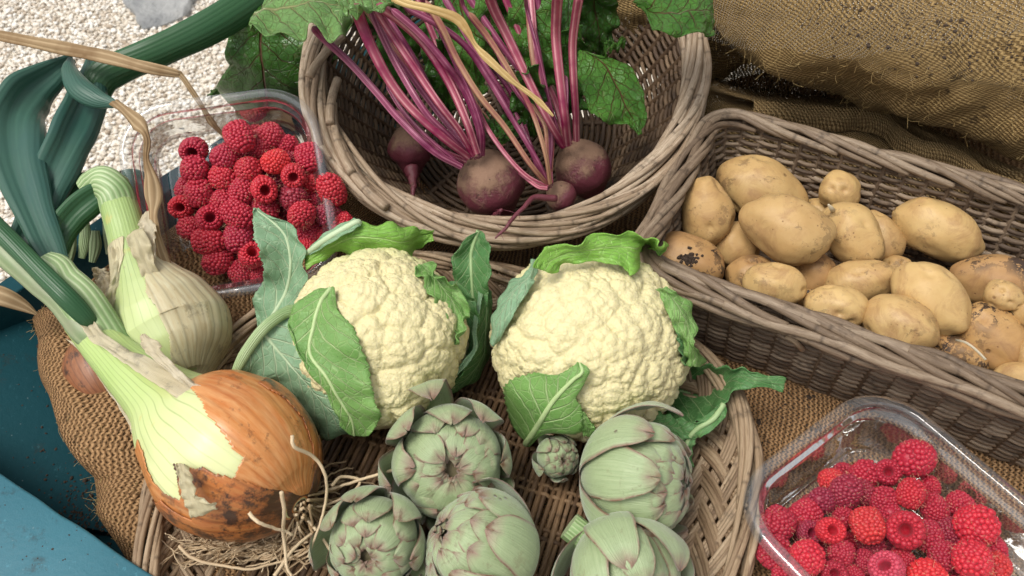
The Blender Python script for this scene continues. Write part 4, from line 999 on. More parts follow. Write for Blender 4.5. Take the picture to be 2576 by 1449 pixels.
def hnet(hug, cv, rows, k):
    "rows: three crop points each (+ optional k per row or 3 k's)"
    out = []
    for i, r in enumerate(rows):
        kk = r[3] if len(r) > 3 else k; kk = kk if isinstance(kk, tuple) else (kk, kk, kk); out.append([hug(*cv(*r[j]), kk[j]) for j in range(3)])
    return out
# ---------------------------------------------------------------- cauliflowers
IV7, IF7 = ico(7)
def curd(c, R, seed, n1, n2, n3, a1, a2, a3, squash, lump=None):
    rg = np.random.default_rng(seed)
    def cells(n, jit):
        i = np.arange(n)+.5; ph = np.arccos(1-2*i/n); th = PI*(1+5**.5)*i; p = np.stack([np.cos(th)*np.sin(ph), np.sin(th)*np.sin(ph), np.cos(ph)], -1)
        return unit(p+rg.normal(0, jit, p.shape))
    base = unit(IV7+np.array([[nz(v, 2.2, seed)*.06, nz(v, 2.2, seed+7)*.06, nz(v, 2.2, seed+13)*.06] for v in IV7]))
    tot = np.zeros(len(base)); cur = base
    for n, amp, jt in ((n1, a1, .10), (n2, a2, .055), (n3, a3, .02)):
        C_ = cells(n, jt); kd = kdtree.KDTree(n)
        for i, p in enumerate(C_): kd.insert(p, i)
        kd.balance(); rm = 1.07*math.sqrt(4/n); sz = rg.uniform(.7, 1.2, n); hgt = rg.uniform(-.25, .25, n)
        d = np.empty(len(cur)); idx = np.empty(len(cur), int); d2 = np.empty(len(cur))
        for i, p in enumerate(cur):
            f, f2 = kd.find_n(p, 2); idx[i] = f[1]; d[i] = f[2]; d2[i] = f2[2]
        dome = np.sqrt(np.clip(1-(d/rm)**2*.93, 0, 1)); dome = .45*dome+.55*(1-np.exp(-(d2-d)/(.22*rm))); tot += amp*(dome+hgt[idx]*.15)
    V = base*(1+tot-a1-a2*.5)[:, None]*R*np.array([1, 1, squash])
    if lump is not None: V = lump(V)
    mb = MB(); mb.raw(V+c, IF7, None, np.clip(tot*4, 0, 1)); return mb
# right cauliflower
c2 = P(1484, 862, .066); R2 = .0765; hug2 = hugger(c2, R2)
e2 = empty('cauliflower', (c2[0], c2[1], .012), 'broad creamy cauliflower on the right with a dome of curd ringed by short leaves', 'cauliflower', 'cauliflowers on the wicker tray')
curd(c2, R2, 4, 110, 900, 6500, .060, .034, .015, .95).build('curd', M_CURD, e2)
h_ = lambda rows, k: hnet(hug2, cv2, rows, k)
leaf(e2, h_([((365, 265), (400, 285), (450, 300)), ((405, 155), (450, 225), (500, 262)), ((550, 140), (570, 185), (600, 235)), ((650, 100), (690, 160), (720, 235)), ((790, 75), (820, 150), (850, 270)), ((900, 85), (915, 160), (905, 300)), ((1000, 92), (985, 125), (960, 165)), ((1045, 145), (1040, 160), (1030, 178)), ((1100, 120), (1105, 150), (1075, 182))], (.28, .16, .05)), ML_BRIGHT, label='bright leaf curling over the back of the curd', seed=1, wave=.003)
leaf(e2, h_([((335, 225), (350, 222), (368, 240)), ((300, 300), (325, 310), (350, 320)), ((215, 345), (270, 370), (330, 375)), ((150, 455), (200, 460), (260, 480)), ((108, 560), (150, 575), (200, 590)), ((104, 700), (112, 712), (122, 712))], (.10, .10, .05)), ML_PALE, label='narrow leaf hugging the left side', seed=2, wave=.001)
leaf(e2, h_([((1040, 390), (1070, 385), (1100, 380)), ((1075, 460), (1130, 440), (1165, 420)), ((1110, 540), (1180, 530), (1235, 490)), ((1150, 620), (1220, 610), (1268, 620)), ((1190, 700), (1230, 690), (1255, 700)), ((1210, 780), (1260, 780), (1312, 775)), ((1215, 825), (1260, 828), (1300, 832))], (.03, .10, .14)), ML_MID, label='crinkled leaf up the right side', seed=3, wave=.002)
leaf(e2, h_([((1120, 520), (1150, 560), (1190, 560)), ((1150, 620), (1180, 650), (1230, 660)), ((1170, 720), (1205, 740), (1240, 750)), ((1190, 820), (1215, 825), (1240, 810))], .02), ML_SPOT, seed=33, wave=.002)
leaf(e2, h_([((290, 1235), (300, 1265), (315, 1280), .16), ((215, 1130), (350, 1190), (430, 1205)), ((182, 980), (400, 1110), (600, 1190)), ((235, 905), (450, 1030), (615, 1070)), ((350, 868), (510, 960), (580, 1000)), ((470, 880), (570, 900), (630, 930)), ((560, 830), (618, 860), (655, 855)), ((595, 808), (606, 808), (615, 812), .05)], (.08, .11, .09)), ML_MID, midr=.0022, label='pointed front leaf with a thick pale midrib', seed=4, nu=110, wave=.0012, wf=3, jag=.07)
leaf(e2, h_([((618, 1088), (625, 1085), (632, 1090)), ((603, 1120), (640, 1130), (665, 1140)), ((608, 1180), (650, 1180), (690, 1170)), ((640, 1225), (665, 1220), (690, 1200))], .07), ML_MID, seed=5, wave=.001)
zz = lambda cv, rows: [[P(*cv(*r[j]), (r[3] if not isinstance(r[3], tuple) else r[3][j])) for j in range(3)] for r in rows]
leaf(e2, zz(cv2, [((1200, 845), (1140, 960), (1085, 1110), (.03, .02, .03)), ((1290, 826), (1240, 980), (1205, 1168), (.045, .022, .045)), ((1370, 824), (1340, 960), (1290, 1135), (.055, .03, .05)), ((1450, 830), (1420, 930), (1390, 1065), (.065, .045, .055)), ((1530, 843), (1500, 885), (1468, 975), (.07, .062, .06)), ((1640, 868), (1620, 905), (1600, 945), (.072, .07, .068)), ((1772, 898), (1765, 930), (1757, 967), .07)]), ML_DEEP, label='big dark cupped leaf stretching right towards the potato basket', seed=6, nu=90, wave=.0018)
leaf(e2, zz(cv2, [((1385, 1050), (1420, 1040), (1440, 1080), .06), ((1305, 1125), (1360, 1125), (1400, 1150), .056), ((1215, 1150), (1270, 1180), (1310, 1215), .05), ((1190, 1205), (1220, 1240), (1260, 1245), .042), ((1182, 1290), (1210, 1295), (1245, 1290), .038), ((1190, 1335), (1215, 1345), (1242, 1340), .034), ((1163, 1330), (1210, 1372), (1252, 1402), .032)]), ML_SPOT, midr=.002, label='spotted lower leaf folded down past the artichoke', seed=7, wave=.0018)
leaf(e2, zz(cv2, [((868, 1070), (863, 1105), (862, 1140), .055), ((930, 1068), (960, 1100), (960, 1150), .055), ((1050, 1090), (1075, 1150), (1080, 1195), .05), ((1130, 1110), (1170, 1180), (1190, 1235), .045), ((1230, 1140), (1260, 1190), (1270, 1230), .045)]), ML_DEEP, seed=8, wave=.0015)
# left cauliflower
c1 = P(955, 850, .066); R1 = .0690; hug1 = hugger(c1, R1)
e1 = empty('cauliflower', (c1[0], c1[1], .012), 'lumpy creamy cauliflower on the left wrapped in tall upright leaves', 'cauliflower', 'cauliflowers on the wicker tray')
def lump1(V):
    for px, py, r, k in ((1095, 850, .030, .10), (985, 1015, .026, .16), (1000, 870, .028, .06), (885, 800, .028, .04)):
        d = unit(hug1(px, py, 0)-c1)*R1; w = np.exp(-(((V-d)**2).sum(1))/(2*(r*.62)**2)); V = V*(1+k*w)[:, None]
    return V
curd(c1, R1, 9, 75, 760, 5600, .066, .034, .015, 1.0, lump1).build('curd', M_CURD, e1)
h_ = lambda rows, k: hnet(hug1, cv1, rows, k)
leaf(e1, zz(cv1, [((160, 795), (185, 775), (215, 760), .05), ((140, 620), (250, 690), (395, 640), (.06, .06, .075)), ((195, 480), (325, 540), (430, 545), (.08, .075, .09)), ((185, 380), (345, 390), (430, 430), (.10, .095, .10)), ((150, 260), (320, 240), (415, 300), (.115, .11, .11)), ((130, 150), (235, 150), (345, 175), (.12, .12, .12)), ((128, 80), (140, 75), (165, 88), .125)]), ML_PALE, midr=.0016, label='tall pale jagged leaf standing over the raspberries', seed=11, nu=100, wave=.0022, jag=.06)
leaf(e1, zz(cv1, [((428, 335), (430, 380), (435, 425), .10), ((560, 240), (570, 300), (600, 345), (.12, .112, .10)), ((700, 160), (725, 240), (750, 350), (.125, .12, .10)), ((870, 162), (880, 250), (900, 362), (.125, .12, .098)), ((1000, 172), (1000, 270), (1010, 392), (.12, .115, .09)), ((1100, 198), (1090, 240), (1090, 315), (.11, .105, .09)), ((1180, 203), (1176, 215), (1172, 255), .10)]), ML_BRIGHT, label='bright green leaf lying over the back of the curd', seed=12, nu=100, wave=.0022)
leaf(e1, zz(cv1, [((430, 335), (434, 345), (440, 360), .10), ((540, 225), (560, 250), (580, 275), .122), ((700, 140), (720, 160), (735, 185), .13), ((742, 145), (745, 160), (748, 175), .128)]), ML_PALE, midr=.0022, midt=1., seed=13, wave=.0008)
leaf(e1, h_([((1060, 430), (1110, 400), (1160, 388)), ((1110, 490), (1180, 465), (1218, 480)), ((1170, 600), (1250, 570), (1310, 520)), ((1240, 710), (1300, 650), (1388, 665)), ((1295, 800), (1325, 780), (1355, 750)), ((1305, 865), (1320, 865), (1335, 858))], (.03, .07, .18)), ML_MID, label='small curled leaf on the right with a frilled edge', seed=14, wave=.003, jag=.07)
leaf(e1, zz(cv1, [((1425, 213), (1440, 203), (1462, 213), .10), ((1308, 330), (1400, 330), (1502, 300), (.09, .085, .095)), ((1290, 430), (1400, 460), (1505, 440), (.08, .075, .085)), ((1320, 570), (1410, 600), (1495, 560), (.06, .06, .07)), ((1370, 700), (1430, 730), (1490, 700), (.045, .045, .05)), ((1340, 900), (1390, 910), (1450, 900), .025)]), ML_DEEP, midr=.0014, label='tall dark upright leaf on the right', seed=15, wave=.0015)
leaf(e1, h_([((1250, 520), (1310, 500), (1380, 560)), ((1270, 650), (1340, 650), (1430, 650)), ((1280, 800), (1360, 800), (1440, 800)), ((1270, 950), (1330, 960), (1420, 930)), ((1230, 1070), (1270, 1075), (1320, 1050))], (-.05, -.08, .02)), ML_DEEP, seed=16, wave=.0015)
leaf(e1, zz(cv1, [((1455, 562), (1490, 543), (1518, 560), .062), ((1432, 660), (1485, 680), (1520, 700), (.068, .058, .045)), ((1412, 780), (1475, 810), (1515, 840), (.07, .055, .035)), ((1415, 890), (1465, 930), (1490, 970), (.07, .052, .03)), ((1332, 1000), (1385, 1050), (1420, 1080), (.062, .045, .028)), ((1250, 1090), (1290, 1120), (1315, 1135), (.055, .045, .035)), ((1185, 1178), (1195, 1180), (1208, 1172), .045)]), ML_DEEP, label='boat-shaped leaf cupping the lower right side', seed=17, nu=90, wave=.0008, jag=.03)
leaf(e1, zz(cv1, [((1448, 562), (1458, 550), (1470, 545), .066), ((1425, 660), (1436, 660), (1450, 660), .071), ((1405, 780), (1415, 780), (1428, 785), .073), ((1408, 890), (1418, 895), (1430, 900), .072), ((1326, 1000), (1334, 1008), (1344, 1015), .065), ((1244, 1090), (1252, 1095), (1262, 1100), .058), ((1183, 1178), (1190, 1180), (1196, 1178), .047)]), ML_PALE, seed=27, nu=90, wave=.0012, jag=.3)
leaf(e1, zz(cv1, [((1048, 1000), (1062, 990), (1078, 1003), .075), ((1026, 1030), (1075, 1060), (1125, 1045), .07), ((1060, 1110), (1120, 1120), (1218, 1063), .06), ((1085, 1180), (1130, 1160), (1192, 1130), .055), ((1060, 1225), (1085, 1215), (1120, 1190), .05), ((1038, 1258), (1050, 1240), (1075, 1215), .045)]), ML_BRIGHT, midr=.0009, seed=18, wave=.001)
leaf(e1, h_([((555, 545), (580, 536), (603, 535), .06), ((430, 582), (520, 620), (618, 660), (.16, .10, .07)), ((355, 680), (475, 770), (695, 760), (.2, .12, .09)), ((345, 800), (460, 920), (775, 930), (.24, .16, .11)), ((420, 950), (560, 1060), (818, 1100), (.24, .19, .15)), ((520, 1100), (640, 1200), (825, 1200), .20), ((600, 1250), (700, 1310), (873, 1290), .22), ((640, 1350), (720, 1395), (805, 1390), .23)], .1), ML_MID, midr=.0015, label='broad mid-green leaf across the lower left of the curd', seed=19, nu=110, wave=.0018, jag=.045)
leaf(e1, zz(cv1, [((372, 660), (180, 790), (18, 1052), (.105, .10, .085)), ((372, 780), (270, 900), (120, 1066), (.10, .092, .075)), ((455, 900), (370, 1010), (255, 1095), (.092, .085, .065)), ((520, 1000), (455, 1110), (380, 1185), (.085, .078, .055)), ((585, 1110), (545, 1220), (470, 1320), (.076, .07, .045)), ((690, 1225), (640, 1320), (550, 1408), (.066, .06, .035)), ((782, 1315), (745, 1355), (680, 1395), (.055, .05, .035))]), ML_PALE, label='large pale leaf folded down at the lower left', seed=20, nu=110, wave=.0014, jag=.03)
mb = MB(); tube(mb, spl([P(*cv1(372, 668), .107), P(*cv1(300, 690), .108), P(*cv1(190, 775), .105), P(*cv1(95, 900), .096), P(*cv1(35, 1010), .088), P(*cv1(10, 1075), .08)], 40), np.array([.0048]*6+[.0042]*20+list(np.linspace(.0042, .0022, 14))), 12, .5, cap=True, flat=.6, view=True)
mb.build('midrib', MS_STEM, e1)
# ---------------------------------------------------------------- artichokes
def bract(c, ax, up, R, el, phi, t0, t1, W, off0, flare, R0b, seed, th=.0028):
    "one scale leaf wrapped on an egg-shaped head with axis ax; t 0 base .. 1 tip"
    rg = np.random.default_rng(seed); nu, nv = 22, 15; side = np.cross(ax, up); u = np.linspace(0, 1, nu)[:, None]; v = np.linspace(-1, 1, nv)[None]
    t = t0+(t1-t0)*u*(1-rg.uniform(.03, .13)*np.exp(-((v-rg.uniform(-.15, .15))/.16)**2)*u**6); tt = np.clip(t, .0, 1.0)
    an = PI*(tt**.95)*.97+.03; prf = np.sin(an)**.85; z = -np.cos(an)*el
    tip = np.clip(1-((u-.48)/.525)**2, 0, 1)**.5*np.where(u < .48, .55+.45*(u/.48), 1)
    wdt = W*np.where(u < .48, .55+.45*np.sin(u/.48*PI/2), np.clip(1-((u-.48)/.525)**2.1, 0, 1)**.66)
    wdt = wdt*(1+.05*np.sin(u*17+seed)*u)*(1-.12*rg.random()*np.exp(-((u-1)/.05)**2))
    off = off0*u**1.15+flare*np.sin(np.minimum(1, u*1.15)*PI/2)**2.4*(1-1.1*np.clip(u-.72, 0, 1))+.035*np.exp(-((u-.45)/.28)**2)*(1-v*v)*1.0
    off = off-.06*(np.abs(v)**2)*(u**.5)*(0 if flare > .1 else 1)*.3
    off = off+np.where(u > .84, -(u-.84)*rg.uniform(.1, .9), 0)+.018*np.sin(v*5+seed)*u**3-.05*np.abs(v)**2.5*rg.uniform(-.6, 1)*u
    offz = off
    if flare < .1: off = off*np.clip(prf/.7, .05, 1)
    r = np.maximum(prf+off, .03)
    da = np.where(r > 0, v*wdt/np.maximum(r, .22), 0)
    a = phi+da
    X = r*np.cos(a)*R; Y = r*np.sin(a)*R; Z = (z*(1+offz*.7))*R+0*v+flare*.10*R*u**2
    Po = c+X[..., None]*side+Y[..., None]*up+Z[..., None]*ax
    nr = unit(np.cross(np.gradient(Po, axis=0), np.gradient(Po, axis=1))); cen = unit(Po-c); sg = np.sign((nr*cen).sum(-1, keepdims=True)); nr = nr*sg
    thk = th*np.clip((1-np.abs(v)**4), .12, 1)*np.clip((1-u**6), .15, 1)*(R/.035)
    Pi = Po-nr*thk[..., None]
    UV = np.stack([np.broadcast_to(u, (nu, nv)), np.broadcast_to(v, (nu, nv))], -1)
    mb = MB(); mb.grid(Po, UV); mb.grid(Pi, UV, flip=True)
    for A_, B_, C_ in ((Po[:, 0], Pi[:, 0], UV[:, 0]), (Po[:, -1], Pi[:, -1], UV[:, -1]), (Po[-1], Pi[-1], UV[-1])): mb.grid(np.stack([A_, B_]), np.stack([C_, C_]))
    return mb
def artichoke(label, x, y, z, rpx, axis_img, n, el=1.0, flare=.22, seed=0, opn=8, stem=None, roll=0., t_tip=.99):
    "axis_img: (dx, dy, toward viewer) direction of the tip"
    c = P(x, y, z); s = S(c); R = rpx*s; v = unit(CAM-c); ex = unit(RT-v*(RT@v)); ey = np.cross(v, ex)
    ax = unit(ex*axis_img[0]-ey*axis_img[1]+v*axis_img[2]); up = unit(np.cross(ax, unit(np.cross(ex+.31*ey, ax))))
    e = empty('artichoke', c, label, 'artichoke', 'artichokes on the wicker tray'); rg = np.random.default_rng(seed)
    mb = MB(); V = IV3*np.array([R*.80, R*.80, R*el*.72]); side = np.cross(ax, up); mb.raw(V[:, :1]*side+V[:, 1:2]*up+V[:, 2:]*ax+c, IF3, np.tile([.5, 0], (len(V), 1))); mb.build('core', M_HEART, e)
    for i in range(n):
        f = i/(n-1); ph = i*2.39996+roll+rg.uniform(-.12, .12)
        t1 = .60+(t_tip-.60)*f**.72; ln = (.54-.16*f)*rg.uniform(.93, 1.08); W = (.56-.25*f**1.1)*rg.uniform(.9, 1.1)
        if f > .72: W *= 1.0; t1 = min(1.0, t1+rg.uniform(-.01, .03))
        fl = flare*max(0, 1-i/opn)*rg.uniform(.5, 1.35) if i < opn else rg.uniform(-.01, .035)
        off0 = (.18*(1-f)+.135)*rg.uniform(.7, 1.3)+(.05 if f > .72 else 0)*rg.uniform(0, 1)
        bract(c, ax, up, R*.93, el, ph, max(.02, t1-ln), t1+(.06 if i < opn else 0), W, off0, fl, 0, seed*50+i).build('bract', M_ARTI, e)
    for i in range(9):   # the closed bud in the middle
        bract(c, ax, up, R*.93, el, i*2.39996+roll+1, .66, 1.0-.018*(i % 3), .36-.02*(i % 3), -.03+.012*i, 0., 0, seed*50+300+i).build('bract', M_ARTI, e)
    if stem:
        (sx, sy, sz), (tx, ty, tz), rr = stem; mb = MB(); a_, b_ = P(sx, sy, sz), P(tx, ty, tz); pts = spl([a_, (a_+b_)/2, b_], 12); th = np.linspace(-PI, PI, 49)
        T, A_, B_ = frames(pts); rad = rr*S(a_)*(1+.07*np.abs(np.sin(th*5))); G = pts[:, None]+rad[None, :, None]*(np.cos(th)[None, :, None]*A_[:, None]+np.sin(th)[None, :, None]*B_[:, None])
        mb.grid(G, np.stack([np.broadcast_to(np.linspace(0, .1, 12)[:, None], (12, 49)), np.broadcast_to((th/(2*PI))[None], (12, 49))], -1))
        ring = G[-1, :-1]; mb.raw(np.concatenate([ring, [ring.mean(0)]]), [[i, (i+1) % 48, 48] for i in range(48)]); mb.build('stem', MS_STEM, e)
    return e
artichoke('large artichoke facing up at the viewer, below the gap between the cauliflowers', 1128, 1163, .052, 128, (.10, .18, 1), 34, 1.0, .48, 1, 12)
artichoke('artichoke facing the viewer beside the onion roots, lowest left of the six', 945, 1360, .05, 108, (-.22, .48, 1), 34, 1.0, .42, 2, 9)
artichoke('artichoke lying with its tip to the upper left in the bottom middle', 1222, 1385, .052, 132, (-.85, -.42, .45), 38, 1.05, .30, 3, 8)
artichoke('large pale artichoke lying with its closed tip to the right', 1590, 1205, .056, 128, (1, .12, .35), 42, 1.08, .48, 4, 12)
artichoke('artichoke with open outer scales and a cut stem, at the bottom right of the six', 1560, 1420, .048, 122, (.35, .85, .35), 40, 1.0, .55, 5, 16, stem=((1480, 1360, .045), (1432, 1322, .05), 34))
artichoke('tiny artichoke between the two cauliflower leaves and the big pale artichoke', 1398, 1148, .038, 49, (.45, .25, 1), 24, 1.1, .45, 6, 7)
# ---------------------------------------------------------------- onions
def loft(pts, n=170, sides=120, wob=.012, seed=0, dr=0., pw=1.):
    A_ = np.array([[*P(a, b, z), r*S(P(a, b, z))] for a, b, z, r in pts]); G = spl(A_, n); c = G[:, :3]; r = np.maximum(G[:, 3], 1e-5)
    T, A, B = frames(c, unit(CAM-c)); th = np.linspace(-PI, PI, sides+1)
    R = np.array([[1+wob*nz((math.cos(t)*1.2, math.sin(t)*1.2, i*.025), 1., seed)*2+.004*math.sin(t*23+seed) for t in th] for i in range(n)])
    Q = c[:, None]+((r[:, None]*R+np.minimum(dr, r[:, None]))[..., None])*(np.sin(th)[None, :, None]*A[:, None]+np.cos(th)[None, :, None]*B[:, None])
    UV = np.stack([np.broadcast_to(np.linspace(0, 1, n)[:, None], R.shape), np.broadcast_to((th/(2*PI))[None]+.5, R.shape)], -1)
    return Q, UV
def project(Q):
    q = Q-CAM; w = q@FW; return 1288+FP*(q@RT)/w, 724.5-FP*(q@UP)/w
def inpoly(px, py, poly):
    ins = np.zeros(px.shape, bool); n = len(poly)
    for i in range(n):
        x1, y1 = poly[i]; x2, y2 = poly[(i+1) % n]
        c = ((y1 > py) != (y2 > py)) & (px < (x2-x1)*(py-y1)/((y2-y1)+1e-9)+x1); ins ^= c
    return ins
def blade(parent, pts, mat, name='leaf', flat=.5, n=60, sides=20, label=None, wob=.05, seed=1., crease=0.):
    A_ = np.array([[*P(a, b, z), r*S(P(a, b, z))] for a, b, z, r in pts]); G = spl(A_, n); mb = MB(); c = G[:, :3]; r = np.maximum(G[:, 3], .0003)
    r = r*(1+wob*np.array([nz1(i*.11, seed) for i in range(n)]))
    T, A, B = frames(c, unit(CAM-c)); th = np.linspace(-PI, PI, sides+1)
    tw = np.array([nz1(i*.05, seed+4)*.5 for i in range(n)])
    rad = 1+.035*np.cos(th*5+seed)[None]*np.ones((n, 1))
    x = np.sin(th)[None]*rad; y = flat*np.cos(th)[None]*rad*(1-crease*np.exp(-((np.sin(th)-.15)/.38)**2)*(np.cos(th) > 0))[None]; ct, st = np.cos(tw*wob*6)[:, None], np.sin(tw*wob*6)[:, None]
    Q = c[:, None]+r[:, None, None]*((x*ct-y*st)[..., None]*A[:, None]+(x*st+y*ct)[..., None]*B[:, None])
    d = np.concatenate([[0], np.cumsum(np.linalg.norm(np.diff(c, axis=0), axis=1))])
    mb.grid(Q, np.stack([np.broadcast_to(d[:, None], (n, sides+1)), np.broadcast_to((th/(2*PI))[None]+.5, (n, sides+1))], -1))
    o = mb.build(name, mat, parent)
    if label: o['label'] = label
    return o
O1 = [(205, 808, .088, 44), (262, 868, .088, 54), (318, 925, .087, 64), (406, 1000, .083, 92), (461, 1053, .079, 138), (520, 1095, .076, 182), (588, 1146, .072, 202), (656, 1196, .069, 186), (702, 1231, .067, 149), (732, 1254, .066, 102), (749, 1266, .066, 54), (754, 1270, .066, 18)]
oc1 = P(592, 1148, .072); on1 = empty('onion', (oc1[0], oc1[1], .014), 'big onion with copper skin, long pale green neck and loose roots, nearest the blue rail', 'onion', 'onions with their leaves on')
Q, UV = loft(O1, 190, 150, .010, 1.); mb = MB(); mb.grid(Q, UV); mb.build('bulb', M_BULB, on1)
cvo = lambda x, y: (x*.5679, 626+y*.5679)
pale = [cvo(*p) for p in [(200, 200), (380, 180), (640, 395), (760, 520), (870, 640), (925, 740), (985, 800), (1030, 890), (1080, 920), (1065, 960), (1050, 1020), (1000, 1040), (930, 990), (835, 970), (800, 960), (800, 1020), (810, 1075), (800, 1120), (730, 1090), (680, 1040), (640, 960), (600, 800), (500, 640), (300, 400), (200, 300)]]
def skinmesh(pts, test, dr, mat, name, parent, n=260, sides=260, seed=1., wob=.010, label=None, lift=.0012):
    Q, UV = loft(pts, n, sides, wob, seed, dr); cen = (Q[:-1, :-1]+Q[1:, 1:])/2; px, py = project(cen); jit = np.array([[nz(p, 160, 3)*4+nz(p, 45, 8)*14 for p in r_] for r_ in cen])
    c0 = np.array([P(a, b, z) for a, b, z, r in pts]).mean(0)
    ctrl = spl(np.array([P(a, b, z) for a, b, z, r in pts]), n)[:-1]; nr = unit(cen-ctrl[:, None]); front = ((CAM-cen)*nr).sum(-1) > 0
    mask = test(px+jit, py+jit*.7, front, UV[:-1, :-1, 0], UV[:-1, :-1, 1])
    # edges lift a little from the flesh
    mb = MB(); mb.grid(Q, UV, mask=mask); o = mb.build(name, mat, parent)
    md = o.modifiers.new('thick', 'SOLIDIFY'); md.thickness = .0005; md.offset = 1
    if label: o['label'] = label
    return o
skinmesh(O1, lambda px, py, f, u, v: ~(f & inpoly(px, py, pale)) & (u > .33) & ~(f & (u < .36)), .0009, M_SKIN, 'outer_skin', on1, label='copper orange papery skin')
dark = [cvo(*p) for p in [(775, 960), (800, 950), (850, 975), (900, 965), (960, 1000), (1050, 1025), (1150, 1055), (1230, 1070), (1330, 1090), (1420, 1060), (1440, 1200), (1330, 1300), (1000, 1330), (700, 1300), (640, 1150), (700, 1110), (790, 1180), (840, 1200), (800, 1080)]]
skinmesh(O1, lambda px, py, f, u, v: (f & inpoly(px, py, dark)) | (~f & (u > .72)), .0022, M_SKIND, 'torn_skin', on1, seed=1., label='torn dark brown soil-stained skin round the base')
red = [cvo(*p) for p in [(1180, 570), (1260, 590), (1340, 670), (1400, 800), (1420, 900), (1390, 980), (1380, 860), (1330, 740), (1250, 650), (1140, 590)]]
skinmesh(O1, lambda px, py, f, u, v: (f & inpoly(px, py, red)), .0020, M_SKIND, 'torn_skin', on1, seed=1.)
o1c = [P(592, 1148, .072)][0]; ho = hugger(o1c, 206*S(o1c))
def strip(parent, rows, mat, seed, name='skin_flap', wave=.002, jag=.12, label=None, th=.0004):
    return leaf(parent, rows, mat, th=th, name=name, seed=seed, wave=wave, jag=jag, nu=60, nv=15, teeth=9, label=label)
# papery flaps along the neck
zc = lambda rows: [[P(*cvo(*r[j]), r[3]) for j in range(3)] for r in rows]
strip(on1, zc([((355, 330), (395, 340), (420, 330), .108), ((400, 400), (440, 395), (470, 385), .112), ((480, 455), (520, 450), (560, 440), .114), ((560, 510), (620, 500), (670, 490), .116), ((650, 570), (720, 560), (780, 545), .119), ((760, 640), (820, 610), (870, 590), .122), ((880, 700), (910, 670), (950, 640), .124), ((920, 750), (935, 720), (960, 700), .125)]), M_PAPER, 31, wave=.0012)
strip(on1, zc([((625, 385), (635, 378), (645, 380), .130), ((625, 420), (660, 415), (705, 420), .13), ((650, 460), (690, 460), (715, 455), .128), ((720, 520), (740, 510), (760, 500), .126), ((800, 590), (815, 580), (830, 570), .124), ((880, 640), (890, 630), (905, 620), .122)]), M_PAPER, 32, wave=.0015)
strip(on1, zc([((300, 400), (330, 410), (350, 400), .085), ((390, 500), (410, 500), (430, 500), .08), ((470, 620), (490, 610), (515, 600), .075), ((540, 720), (565, 720), (590, 700), .07), ((590, 830), (610, 820), (630, 800), .065), ((630, 950), (640, 945), (645, 930), .06)]), M_PAPER, 33, wave=.0012)
strip(on1, zc([((780, 960), (800, 950), (830, 965), .125), ((790, 1010), (815, 1010), (850, 1020), .124), ((805, 1080), (840, 1075), (870, 1090), .12), ((820, 1130), (870, 1130), (940, 1130), .116), ((850, 1190), (890, 1180), (960, 1160), .108)]), M_SKINP, 34, wave=.0015)
blade(on1, [(262, 872, .090, 26), (226, 830, .097, 44), (160, 758, .106, 36), (100, 705, .113, 36), (30, 640, .122, 40), (-70, 545, .13, 44)], MS_STEMG, flat=.8, label='broad grey-green stem running off to the left')
blade(on1, [(246, 838, .098, 8), (214, 796, .112, 23), (165, 745, .125, 26), (110, 690, .132, 25), (50, 630, .14, 24), (-20, 560, .15, 24)], MS_LEEKD, flat=.7, label='narrow dark green stem')
blade(on1, [(320, 915, .084, 40), (270, 850, .0925, 50), (205, 755, .11, 52), (165, 712, .115, 47), (142, 680, .118, 42), (115, 658, .118, 30)], MS_STEM, flat=.7, label='pale striped stem bent over at its end')
blade(on1, [(175, 735, .10, 30), (120, 690, .10, 34), (70, 645, .10, 34), (25, 600, .10, 26)], MS_STEM, flat=.7)
blade(on1, [(185, 148, .14, 10), (168, 158, .14, 20), (130, 188, .138, 38), (72, 235, .136, 60), (40, 300, .134, 66), (45, 400, .13, 64), (75, 500, .124, 50), (110, 590, .118, 40), (148, 672, .114, 28)], MS_LEEK, flat=.42, n=90, crease=1.15, wob=.1, label='broad blue-green leaf folded over at its top, far left')
blade(on1, [(720, -60, .15, 46), (560, 48, .145, 43), (420, 118, .14, 40), (310, 165, .135, 40), (258, 195, .13, 40), (238, 235, .122, 36), (210, 290, .115, 30)], MS_LEEKD, flat=.6, n=90, label='thick dark green leaf running to the top of the photo')
blade(on1, [(232, 152, .132, 16), (232, 190, .132, 30), (215, 260, .13, 50), (175, 350, .127, 55), (140, 430, .122, 50), (100, 520, .115, 44), (60, 600, .11, 36), (30, 680, .10, 30)], MS_LEEK, flat=.42, n=90, crease=1.15, wob=.1, label='second blue-green leaf standing behind the folded one')
blade(on1, [(178, 148, .152, 7), (176, 180, .152, 20), (200, 222, .152, 30), (240, 248, .15, 26), (275, 258, .15, 15), (290, 262, .15, 10)], MS_LEEK, flat=.7, label='short curved green leaf end that dries into a strap')
blade(on1, [(285, 256, .152, 10), (315, 278, .15, 13), (350, 312, .145, 17), (370, 350, .142, 12), (368, 400, .138, 9), (382, 450, .132, 14), (388, 500, .128, 17), (386, 550, .12, 11), (398, 600, .11, 12), (412, 650, .102, 10), (430, 676, .098, 8), (462, 682, .096, 3)], MS_DRY, flat=.25, n=110, wob=.5, seed=4.2, label='dry brown strap hanging down beside the left punnet')
